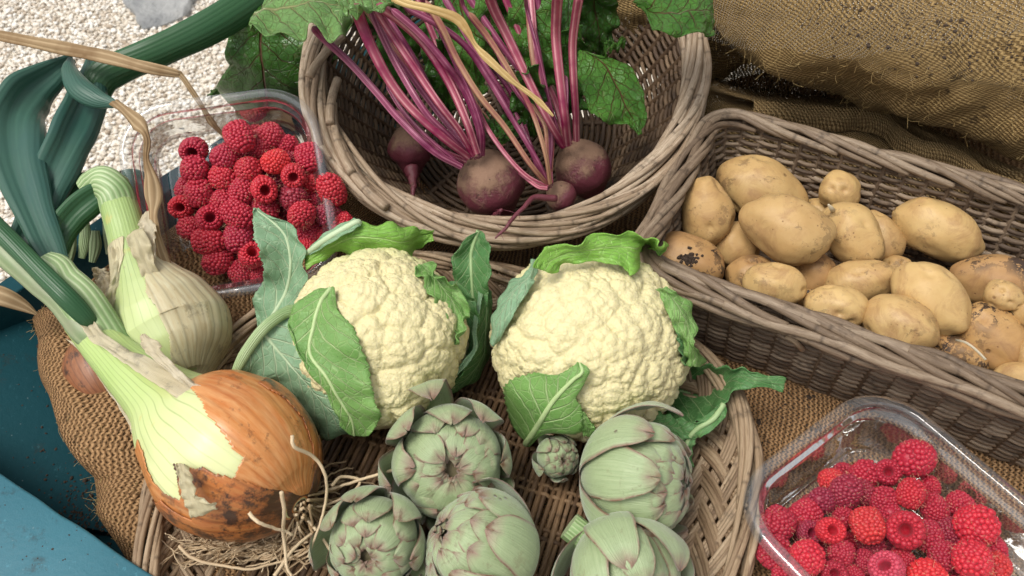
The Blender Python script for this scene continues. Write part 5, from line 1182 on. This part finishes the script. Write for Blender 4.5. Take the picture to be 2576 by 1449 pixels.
# the roots
mb = MB(); rg = np.random.default_rng(17); rootc = (748, 1272)
def rootpath(pts, r0, r1, tint, n=40, wig=.0022, sd=0):
    G = spl([P(*p) for p in pts], n); w = np.array([[nz1(t*7, sd)*wig+nz1(t*22, sd+50)*wig*.35, nz1(t*7, sd+11)*wig+nz1(t*22, sd+60)*wig*.35, nz1(t*7, sd+23)*wig*.7] for t in np.linspace(0, 1, n)])*np.linspace(.2, 1, n)[:, None]
    tube(mb, G+w, np.linspace(r0, r1, n), 6, tint, cap=True)
for k in range(125):
    a = rg.uniform(-60, 165) if k < 80 else rg.uniform(60, 150); L = rg.uniform(50, 260)*(1 if a > 20 else .75); a1 = math.radians(a); a2 = a1+rg.uniform(-.9, .9)
    p0 = (rootc[0]+rg.normal(0, 16), rootc[1]+rg.normal(0, 14)); m1 = (p0[0]+math.cos(a1)*L*.35, p0[1]+math.sin(a1)*L*.3); m2 = (m1[0]+math.cos(a2)*L*.35, m1[1]+math.sin(a2)*L*.25)
    a3 = a2+rg.uniform(-1.2, 1.2); p3 = (m2[0]+math.cos(a3)*L*.35, m2[1]+math.sin(a3)*L*.25)
    rootpath([(*p0, rg.uniform(.04, .07)), (*m1, rg.uniform(.02, .05)), (*m2, rg.uniform(.014, .03)), (*p3, rg.uniform(.012, .022))], rg.uniform(.0007, .0013), rg.uniform(.0003, .0007), rg.uniform(.1, 1), sd=k)
for k in range(48):   # the tangle trailing left along the tray edge
    x = rg.uniform(560, 800); y = rg.uniform(1340, 1400); L = rg.uniform(80, 240)
    rootpath([(x+40, y-30, .03), (x-L*.3, y+rg.uniform(-10, 25), .024), (x-L*.7, y+rg.uniform(-20, 45), .028), (x-L, y+rg.uniform(-25, 60), .04)], rg.uniform(.0007, .0011), .0004, rg.uniform(.2, 1), sd=200+k)
for pts in ([(735, 1095), (742, 1125), (790, 1150), (820, 1200), (818, 1260), (800, 1330), (775, 1405)], [(708, 1238), (715, 1290), (712, 1350), (725, 1430), (735, 1460)], [(625, 1290), (655, 1318), (700, 1330), (735, 1345)], [(995, 1182), (930, 1200), (860, 1222), (800, 1240), (760, 1262)], [(835, 1222), (860, 1200), (905, 1210), (880, 1245), (820, 1270), (770, 1290)], [(760, 1290), (800, 1340), (835, 1390), (850, 1449), (853, 1480)], [(450, 1372), (480, 1400), (540, 1420), (640, 1430), (740, 1400)], [(690, 1449), (740, 1380), (800, 1330), (850, 1300), (790, 1285)]):
    n = len(pts); zz_ = [.062+.02*math.sin(PI*i/(n-1)) for i in range(n)] if pts[0][1] < 1250 and pts[0][0] < 740 else [.05-.02*i/n for i in range(n)]
    if pts[0] == (735, 1095): zz_ = [.128, .122, .105, .09, .07, .06, .05]
    if pts[0] == (708, 1238): zz_ = [.118, .10, .075, .06, .055]
    if pts[0] == (625, 1290): zz_ = [.11, .105, .092, .08]
    rootpath([(a, b, z) for (a, b), z in zip(pts, zz_)], .0013, .0009, rg.uniform(.6, 1), n=70, wig=.0016, sd=300+pts[0][0])
mb.build('roots', M_ROOT, on1)
# second onion
O2 = [(283, 468, .112, 42), (305, 535, .108, 46), (325, 605, .10, 50), (345, 665, .093, 62), (370, 715, .084, 90), (398, 765, .074, 124), (430, 830, .062, 144), (455, 885, .056, 130), (472, 925, .052, 92), (484, 950, .05, 50), (488, 960, .05, 12)]
oc2 = P(430, 830, .062); on2 = empty('onion', (oc2[0], oc2[1], .01), 'pale onion with an upright green neck standing behind the big copper one', 'onion', 'onions with their leaves on')
Q, UV = loft(O2, 160, 140, .012, 5.); mb = MB(); mb.grid(Q, UV); mb.build('bulb', M_BULB2, on2)
gw = [cvo(*p) for p in [(560, -120), (640, -120), (640, 100), (650, 200), (700, 270), (740, 370), (760, 520), (640, 560), (470, 480), (480, 300), (540, 120)]]
skinmesh(O2, lambda px, py, f, u, v: ~(f & inpoly(px, py, gw)) & (u > .22), .0009, M_SKINP, 'outer_skin', on2, seed=5., wob=.012, label='translucent cream papery skin')
blade(on2, [(318, 600, .098, 30), (303, 535, .108, 44), (290, 485, .118, 44), (262, 458, .122, 42), (235, 462, .118, 34), (212, 478, .114, 26)], MS_STEM, flat=.8, label='pale striped fold where the neck bends')
blade(on2, [(262, 480, .118, 30), (225, 505, .116, 38), (180, 545, .112, 38), (150, 590, .107, 36), (125, 650, .10, 34)], MS_LEEKD, crease=.8, flat=.5, label='dark green leaf bent down to the left')
blade(on2, [(255, 452, .105, 20), (210, 465, .102, 32), (170, 495, .098, 34), (150, 530, .092, 24)], MS_LEEKD, flat=.7)
blade(on2, [(300, 445, .10, 18), (335, 458, .09, 34), (368, 485, .075, 36), (385, 520, .06, 26)], MS_LEEK, flat=.7)
for k, (x0_, y0_, x1_, y1_) in enumerate(((182, 570, 160, 690), (215, 560, 205, 650), (240, 580, 232, 660), (80, 560, 60, 660), (268, 560, 275, 640))):
    blade(on2, [(x0_, y0_, .05, 10), ((x0_+x1_)/2+4, (y0_+y1_)/2, .04, 15), (x1_, y1_, .03, 8)], MS_STEM if k % 2 else MS_STEMG, flat=.4, n=24, sides=10)
zo = lambda rows: [[P(*r[j], r[3]) for j in range(3)] for r in rows]
strip(on2, zo([((350, 555), (368, 530), (388, 535), .118), ((352, 580), (375, 570), (392, 575), .12), ((355, 620), (375, 610), (390, 605), .118), ((378, 670), (385, 668), (392, 665), .11)]), M_PAPER, 41)
strip(on2, zo([((318, 590), (340, 580), (360, 575), .124), ((325, 620), (350, 615), (378, 610), .122), ((345, 660), (365, 655), (385, 650), .115), ((365, 710), (385, 705), (405, 700), .105), ((390, 765), (405, 760), (425, 750), .10), ((415, 830), (425, 825), (435, 820), .095)]), M_SKINP, 42)
strip(on2, zo([((280, 620), (300, 615), (312, 610), .112), ((285, 680), (300, 670), (315, 660), .108), ((270, 740), (290, 730), (308, 720), .10), ((255, 800), (275, 790), (292, 780), .09)]), M_SKINP, 43)
strip(on2, zo([((232, 678), (245, 672), (258, 680), .085), ((240, 700), (260, 695), (282, 690), .082), ((245, 730), (262, 730), (280, 735), .078), ((238, 770), (250, 770), (262, 765), .07)]), M_PAPER, 44, wave=.004)
# third onion hidden under the neck
O3 = [(214, 852, .028, 12), (222, 868, .027, 45), (236, 905, .025, 74), (252, 945, .022, 78), (268, 985, .02, 62), (280, 1015, .018, 25), (283, 1022, .018, 6)]
on3c = P(240, 930, .02); Q, UV = loft(O3, 60, 60, .02, 9.); mb = MB(); mb.grid(Q, UV)
o = mb.build('onion', M_SKINSHADE, origin=on3c); tag(o, 'small shade-darkened brown onion mostly hidden beneath the neck of the big copper onion', 'onion', 'onions with their leaves on')
# dry leaves lying loose
def loose(pts, mat, label, cat, **kw):
    o = blade(None, pts, mat, name='dry_leaf', **kw); tag(o, label, cat); return o
loose([(-60, 78, .165, 15), (60, 102, .165, 15), (150, 120, .165, 17), (260, 142, .165, 19), (360, 168, .163, 16), (440, 184, .16, 11), (455, 190, .158, 7), (480, 225, .148, 7), (508, 268, .135, 6), (530, 305, .125, 9), (552, 330, .115, 5), (575, 356, .105, 3)], MS_DRY, 'long tan dry leaf crossing the green leaves at the upper left with a sharp bend', 'dry leaf', flat=.25, n=120, wob=.25)
loose([(930, -40, .235, 10), (1010, 4, .235, 10), (1080, 22, .235, 11), (1145, 45, .233, 12), (1175, 78, .23, 12), (1200, 120, .226, 8), (1245, 165, .22, 10), (1290, 205, .212, 6), (1335, 238, .205, 6), (1362, 262, .20, 8), (1392, 292, .195, 3)], MS_DRYY, 'straw yellow dry leaf lying over the beetroot stalks', 'dry leaf', flat=.25, n=110, wob=.4, seed=2.)
loose([(-40, 735, .08, 26), (10, 748, .078, 24), (55, 768, .07, 16), (92, 790, .062, 4)], MS_DRY, 'pointed brown dry leaf tip at the far left under the stems', 'dry leaf', flat=.3, n=40)
# ---------------------------------------------------------------- beetroot
def beet(label, x, y, z, rpx, ax_img, seed, sq=.94, tailpts=None, taillen=.5):
    c = P(x, y, z); s = S(c); R = rpx*s; v = unit(CAM-c); ex = unit(RT-v*(RT@v)); ey = np.cross(v, ex)
    ax = unit(ex*ax_img[0]-ey*ax_img[1]+v*ax_img[2]); side = unit(np.cross(ax, ex+.2*ey)); up = np.cross(ax, side)
    e = empty('beetroot', c, label, 'beetroot', 'beetroots in the round basket')
    V = IV5.copy(); zz_ = V[:, 2]; k = 1+.06*np.array([nz(q, 1.6, seed) for q in V]); V = V*k[:, None]
    low = np.clip(-(zz_+.55)/.45, 0, 1); V[:, 2] -= taillen*low**2; V[:, :2] *= (1-.35*low)[:, None]
    top = np.clip((zz_-.72)/.28, 0, 1); V[:, 2] += .12*top
    V = V*np.array([1, 1, sq])*R; V = V[:, :1]*side+V[:, 1:2]*up+V[:, 2:]*ax+c
    mb = MB(); mb.raw(V, IF5, None, np.clip(.5+.62*zz_, 0, 1)); 
    for q in range(16):   # crown stubs
        a = seed+q*2.4; r0 = R*.22*RNG.uniform(.3, 1.); b0 = c+ax*R*.92+side*math.cos(a)*r0+up*math.sin(a)*r0; d = unit(ax+.7*(side*math.cos(a)+up*math.sin(a)))
        tube(mb, np.array([b0, b0+d*R*.09, b0+d*R*.2]), np.array([.0022, .0018, .0008])*R/.026, 6, .2, cap=True)
    mb.build('root', M_BEET, e)
    if tailpts:
        mb = MB(); A_ = spl([P(a, b, z_) for a, b, z_, r in tailpts], 40); rr = spl([[r*S(c)] for a, b, z_, r in tailpts], 40)[:, 0]
        w = np.array([[nz1(t*9, seed)*.0012, nz1(t*9, seed+5)*.0012, 0] for t in np.linspace(0, 1, 40)]); tube(mb, A_+w, rr, 8, .4, cap=True)
        for q in range(14):
            i = RNG.integers(5, 36); d = unit(RNG.normal(size=3)); tube(mb, spl([A_[i], A_[i]+d*.004, A_[i]+d*.007+RNG.normal(0, .002, 3)], 6), np.linspace(.0004, .00015, 6), 4, .3)
        mb.build('tail', M_BEET, e)
    return e
def stalk(parent, pts, mat, sd=0, label=None, flat=.8, name='stalk'):
    A_ = np.array([[*P(a, b, z), r*S(P(a, b, z))] for a, b, z, r in pts]); G = spl(A_, 50); c = G[:, :3]; r = G[:, 3].copy(); r[-1] = 1e-5; r[-2] *= .7; T, A, B = frames(c, unit(CAM-c)); th = np.linspace(-PI, PI, 29)
    rad = 1-.10*np.exp(-((th-.3)/.35)**2)+.05*np.cos(th*7+sd); mb = MB()
    Q = c[:, None]+r[:, None, None]*rad[None, :, None]*(np.sin(th)[None, :, None]*A[:, None]+flat*np.cos(th)[None, :, None]*B[:, None]); d = np.concatenate([[0], np.cumsum(np.linalg.norm(np.diff(c, axis=0), axis=1))])
    mb.grid(Q, np.stack([np.broadcast_to(d[:, None], Q.shape[:2]), np.broadcast_to((th/(2*PI))[None]+.5, Q.shape[:2])], -1)); o = mb.build(name, mat, parent)
    if label: o['label'] = label
    return o
k2 = lambda x, y: (536.6+x*.4939, y*.4939)
def st(parent, pts, z0, z1, w0, w1, mat, sd=0, **kw):
    n = len(pts); return stalk(parent, [(*k2(*p), z0+(z1-z0)*(i/(n-1))**.9, (w0+(w1-w0)*i/(n-1))*1.0) for i, p in enumerate(pts)], mat, sd, **kw)
b1_ = beet('large soil-dusted beetroot at the front of the round basket', 1236, 463, .070, 86, (-.35, -.75, .35), 1., tailpts=[(1235, 548, .05, 8), (1260, 530, .075, 5)], taillen=.25)
b4_ = beet('beetroot on the right in the round basket with a smooth dark flank', 1466, 425, .066, 72, (-.35, -.8, .3), 2.3, sq=1.0, taillen=.35)
b3_ = beet('smallest beetroot with a long thin tail hanging over the basket rim', 1412, 494, .078, 39, (-.6, -.5, .3), 3.7, tailpts=[(1400, 500, .098, 9), (1345, 498, .105, 7), (1320, 520, .108, 5.5), (1295, 545, .108, 5), (1270, 575, .106, 4), (1246, 600, .102, 2)], taillen=.1)
b2_ = beet('dark beetroot pointing down in the shaded left of the round basket', 1032, 372, .050, 56, (-.05, -.9, .1), 5.1, tailpts=[(1034, 425, .046, 20), (1040, 455, .044, 11), (1040, 480, .042, 6), (1034, 505, .040, 3)], taillen=.7)
ZT = .235
st(b1_, [(1262, 850), (1120, 770), (950, 610), (830, 470), (690, 315), (560, 195), (505, 135)], .105, .20, 8, 10, MS_BEETP, 1, label='lowest stalk stretching out left over the rim')
st(b1_, [(1300, 800), (1170, 700), (1000, 545), (890, 400), (810, 250), (750, 110), (725, 20)], .108, ZT, 9, 16, MS_BEET, 2)
st(b1_, [(1310, 800), (1200, 690), (1080, 570), (950, 360), (860, 180), (800, 40)], .106, .215, 7, 10, MS_BEETP, 3)
st(b1_, [(1325, 790), (1250, 660), (1150, 530), (1020, 340), (900, 160), (820, 30)], .112, .225, 8, 11, MS_BEET, 4)
st(b1_, [(1345, 780), (1290, 620), (1200, 420), (1080, 230), (960, 110), (830, 20)], .116, .235, 9, 14, MS_BEET, 5)
st(b1_, [(1360, 785), (1345, 640), (1270, 450), (1180, 320), (1050, 170), (900, 40)], .11, .23, 7, 10, MS_BEETP, 6)
st(b1_, [(1290, 820), (1150, 760), (1040, 690), (930, 560)], .10, .13, 7, 6, MS_BEET, 7)
st(b1_, [(1270, 840), (1210, 800), (1090, 700), (960, 560), (880, 430)], .10, .15, 6, 5, MS_BEETP, 8)
st(b1_, [(1372, 790), (1370, 680), (1330, 540), (1260, 380), (1180, 200), (1100, 60), (1060, -30)], .108, .225, 6, 9, MS_BEETP, 9)
st(b3_, [(1705, 945), (1610, 830), (1480, 640), (1350, 480), (1240, 300), (1170, 150), (1080, 0)], .10, .225, 6, 9, MS_BEETB, 10)
st(b3_, [(1710, 940), (1640, 800), (1520, 600), (1400, 400), (1290, 240), (1150, 130), (960, 30)], .10, .225, 6, 9, MS_BEETP, 11)
st(b3_, [(1715, 935), (1690, 780), (1620, 560), (1520, 380), (1400, 190), (1300, 60)], .104, .22, 5, 8, MS_BEETB, 12, label='brownish green stalk')
st(b3_, [(1700, 950), (1600, 900), (1500, 800), (1400, 660), (1330, 520)], .10, .14, 6, 6, MS_BEET, 13)
st(b3_, [(1700, 960), (1650, 950), (1570, 890), (1560, 880)], .105, .11, 5, 4, MS_BEET, 14)
st(b3_, [(1700, 950), (1620, 760), (1560, 560), (1480, 420), (1400, 330)], .09, .12, 5, 6, MS_BEETP, 15)
st(b3_, [(1720, 935), (1700, 800), (1690, 650), (1640, 560), (1560, 440)], .10, .13, 5, 5, MS_BEETB, 16)
st(b3_, [(1480, 740), (1420, 640), (1340, 540), (1290, 420)], .10, .14, 6, 8, MS_BEETB, 17)
st(b4_, [(1785, 745), (1700, 600), (1600, 400), (1500, 190), (1430, 50), (1390, -60)], .10, .235, 9, 14, MS_BEET, 20)
st(b4_, [(1805, 735), (1790, 600), (1765, 400), (1745, 200), (1748, 60), (1755, -40)], .105, .25, 10, 14, MS_BEET, 21)
st(b4_, [(1850, 715), (1845, 560), (1835, 400), (1830, 230), (1845, 90), (1865, -30)], .105, .245, 8, 12, MS_BEET, 22)
st(b4_, [(1780, 735), (1730, 580), (1690, 420), (1650, 250), (1600, 60), (1590, -20)], .09, .21, 4, 5, MS_BEETP, 23)
st(b4_, [(1775, 745), (1680, 640), (1600, 540), (1520, 430), (1440, 260), (1290, 60), (1260, -30)], .09, .20, 6, 5, MS_BEETP, 24)
st(b4_, [(1820, 730), (1800, 600), (1800, 450), (1790, 300)], .09, .13, 6, 5, MS_BEETP, 25)
rg = np.random.default_rng(77)
for q in range(12):
    x0_, x1_ = rg.uniform(1050, 1400), rg.uniform(1000, 1400); own = (b1_, b3_, b4_)[q % 3]; cx_, cy_ = ((1193, 398), (1381, 470), (1422, 368))[q % 3]; tx = cx_+rg.uniform(-330, -60) if q % 3 == 0 else cx_+rg.uniform(-300, 20)
    stalk(own, [(cx_+rg.uniform(-8, 8), cy_, .085, 7), ((cx_*2+tx)/3+rg.uniform(-10, 25), cy_*.66+rg.uniform(0, 15), .11, 7.5), ((cx_+tx*2)/3+rg.uniform(-10, 20), cy_*.33, .15, 8), (tx, -20, .19, 9)], (MS_BEETP, MS_BEET, MS_BEETP, MS_BEETB)[q % 4], q+40.)
zb = lambda rows: [[P(*r[j], r[3] if not isinstance(r[3], tuple) else r[3][j]) for j in range(3)] for r in rows]
BK = dict(wave=.005, wf=4, jag=.02, teeth=5)
leaf(b1_, zb([((700, -70), (640, 40), (630, 62), .20), ((730, -80), (690, 20), (668, 88), .205), ((790, -80), (750, 10), (742, 95), .212), ((835, -80), (800, 5), (795, 74), .217), ((880, -70), (855, 10), (850, 100), .215), ((915, -50), (900, 20), (888, 60), .21)]), ML_BEET, seed=51, label='pale matt beet leaf spread over the left side of the rim', **BK)
leaf(b1_, zb([((880, -60), (870, -10), (850, 20), .23), ((930, -60), (910, 0), (885, 32), .235), ((990, -50), (960, 0), (925, 28), .235), ((1060, -50), (1030, -10), (1000, 10), .23)]), ML_BEET, seed=52, **BK)
leaf(b1_, zb([((575, -30), (665, -40), (745, -30), .15), ((560, 40), (662, 40), (770, 40), .14), ((566, 90), (656, 100), (775, 100), .12), ((575, 150), (660, 165), (795, 160), .10), ((556, 200), (668, 225), (790, 215), .07), ((540, 232), (680, 290), (775, 250), .03), ((600, 262), (700, 330), (760, 290), -.02)]), ML_BEETD, seed=53, label='dark red-veined leaf hanging outside the basket at the left', **BK)
leaf(b1_, zb([((600, 180), (670, 190), (740, 190), .05), ((590, 230), (660, 250), (740, 250), .02), ((610, 300), (672, 310), (735, 300), -.03), ((650, 350), (690, 352), (725, 340), -.07), ((680, 375), (695, 378), (712, 370), -.09)]), ML_BEETD, seed=54, **BK)
leaf(b1_, zb([((745, 120), (790, 100), (840, 95), .12), ((770, 150), (800, 150), (845, 140), .115), ((780, 185), (800, 190), (830, 180), .10)]), ML_BEET, seed=55, **BK)
leaf(b1_, zb([((520, 240), (545, 225), (560, 215), .0), ((550, 235), (580, 220), (590, 200), .0), ((620, 260), (610, 225), (600, 190), .02), ((700, 280), (690, 235), (680, 180), .03)]), ML_BEETD, seed=56, **BK)
leaf(b3_, zb([((1090, -40), (1150, -60), (1225, -50), .19), ((1100, 20), (1160, 20), (1240, 10), .18), ((1130, 70), (1175, 80), (1236, 60), .165), ((1140, 140), (1190, 150), (1230, 130), .15), ((1170, 200), (1200, 205), (1225, 195), .13), ((1195, 235), (1205, 240), (1220, 235), .12)]), ML_BEETR, seed=57, **BK)
leaf(b4_, zb([((1270, -40), (1330, -60), (1400, -50), .19), ((1280, 20), (1330, 20), (1395, 10), .18), ((1282, 80), (1345, 80), (1395, 80), .165), ((1310, 140), (1355, 140), (1400, 140), .15), ((1340, 190), (1370, 190), (1395, 190), .13), ((1370, 215), (1380, 218), (1390, 212), .12)]), ML_BEETR, seed=58, **BK)
leaf(b4_, zb([((1225, 290), (1240, 298), (1250, 296), .12), ((1212, 300), (1250, 320), (1290, 300), .12), ((1240, 330), (1265, 340), (1305, 310), .12), ((1260, 360), (1275, 362), (1290, 350), .11)]), ML_BEETD, seed=59, **BK)
leaf(b4_, zb([((1400, -40), (1430, -50), (1460, -40), .17), ((1400, 60), (1430, 60), (1450, 50), .15), ((1405, 140), (1425, 150), (1440, 140), .13)]), ML_BEETD, seed=60, **BK)
leaf(b2_, zb([((1060, 60), (1100, 40), (1150, 30), .15), ((1060, 120), (1110, 120), (1170, 110), .14), ((1080, 200), (1120, 200), (1160, 200), .12), ((1110, 250), (1130, 255), (1150, 250), .10)]), ML_BEETD, seed=61, **BK)
for q, (x, y, w_, h_) in enumerate(((1235, 60, 55, 130), (1330, 250, 45, 110), (1440, 170, 50, 140), (1000, 130, 60, 130), (1120, 190, 50, 120), (1500, 40, 60, 120), (960, 30, 60, 100))):
    leaf((b3_, b4_, b4_, b2_, b2_, b4_, b2_)[q], zb([((x-w_*.3, y-h_*.7), (x, y-h_*.75), (x+w_*.3, y-h_*.7), .17), ((x-w_*.9, y-h_*.25), (x-6, y-h_*.25), (x+w_*.9, y-h_*.3), .14), ((x-w_, y+h_*.2), (x+4, y+h_*.2), (x+w_*.9, y+h_*.15), .12), ((x-w_*.5, y+h_*.6), (x+8, y+h_*.62), (x+w_*.6, y+h_*.55), .10), ((x-4, y+h_*.8), (x+8, y+h_*.85), (x+16, y+h_*.8), .085)]), ML_BEETD if q % 3 else ML_BEETR, seed=70+q, **BK)
r5 = zb([((1455, 122), (1470, 128), (1500, 135), .155), ((1455, 180), (1520, 165), (1570, 160), .15), ((1472, 240), (1550, 212), (1610, 208), .145), ((1508, 302), (1573, 268), (1622, 262), .138), ((1568, 312), (1596, 303), (1626, 302), .13), ((1602, 332), (1606, 340), (1610, 334), .125)])
leaf(b4_, r5, ML_BEETR, seed=62, label='green leaf with red veins resting on the inner right wall of the basket', wave=.003, wf=4, jag=.05, teeth=12)
leaf(b4_, zb([((1525, 130), (1530, 128), (1538, 125), .16), ((1520, 118), (1545, 112), (1572, 108), .16), ((1535, 108), (1550, 104), (1565, 106), .16)]), ML_BEETR, seed=63, **BK)
r6 = zb([((1592, 0), (1600, 8), (1606, 14), .20), ((1640, -30), (1648, 32), (1634, 50), .215), ((1680, -50), (1700, 35), (1660, 86), .222), ((1735, -50), (1752, 30), (1718, 84), .222), ((1776, -40), (1780, 28), (1762, 90), .215), ((1786, 10), (1790, 50), (1796, 90), .205)])
leaf(b4_, r6, ML_BEETR, seed=64, label='glossy green leaf lying over the right side of the rim', wave=.004, wf=3, jag=.03, teeth=6)
for o in list(bpy.data.objects):
    if o.name.startswith('empty_'): pass
# ---------------------------------------------------------------- light, camera
w = bpy.data.worlds.new('World'); SC.world = w; w.use_nodes = True; nt = w.node_tree; nt.nodes.clear()
SUN_EL, SUN_AZ = 66, -115   # high on the left, a little behind the viewer
sky = nt.nodes.new('ShaderNodeTexSky'); sky.sky_type = 'NISHITA'; sky.sun_disc = False; sky.sun_elevation = math.radians(SUN_EL); sky.sun_rotation = math.radians(SUN_AZ); sky.air_density = 1.; sky.dust_density = 4.; sky.ozone_density = 1.
bg = nt.nodes.new('ShaderNodeBackground'); bg.inputs[1].default_value = .125; ow = nt.nodes.new('ShaderNodeOutputWorld'); hs = nt.nodes.new('ShaderNodeHueSaturation'); hs.inputs['Saturation'].default_value = .15; nt.links.new(sky.outputs[0], hs.inputs['Color']); nt.links.new(hs.outputs[0], bg.inputs[0]); nt.links.new(bg.outputs[0], ow.inputs[0])
sl = bpy.data.lights.new('sun', 'SUN'); sl.energy = 1.7; sl.angle = math.radians(25); sl.color = (1, .95, .86); so = bpy.data.objects.new('sun', sl); COL.objects.link(so)
sd_ = Vector((math.sin(math.radians(SUN_AZ))*math.cos(math.radians(SUN_EL)), math.cos(math.radians(SUN_AZ))*math.cos(math.radians(SUN_EL)), math.sin(math.radians(SUN_EL))))
so.rotation_mode = 'QUATERNION'; so.rotation_quaternion = sd_.to_track_quat('Z', 'Y')
cd = bpy.data.cameras.new('camera'); co = bpy.data.objects.new('camera', cd); COL.objects.link(co); co.location = CAM; co.rotation_euler = (math.radians(90)-PITCH, 0, 0)
cd.sensor_width = 36; cd.lens = 18/math.tan(HFOV/2); cd.clip_start = .01; cd.clip_end = 200; cd.dof.use_dof = True; cd.dof.focus_distance = .68; cd.dof.aperture_fstop = 13; SC.camera = co
SC.render.engine = 'CYCLES'; SC.view_settings.view_transform = 'Standard'; SC.view_settings.look = 'None'; SC.view_settings.exposure = .40; SC.view_settings.gamma = 1
SC.cycles.transparent_max_bounces = 24; SC.cycles.max_bounces = 8
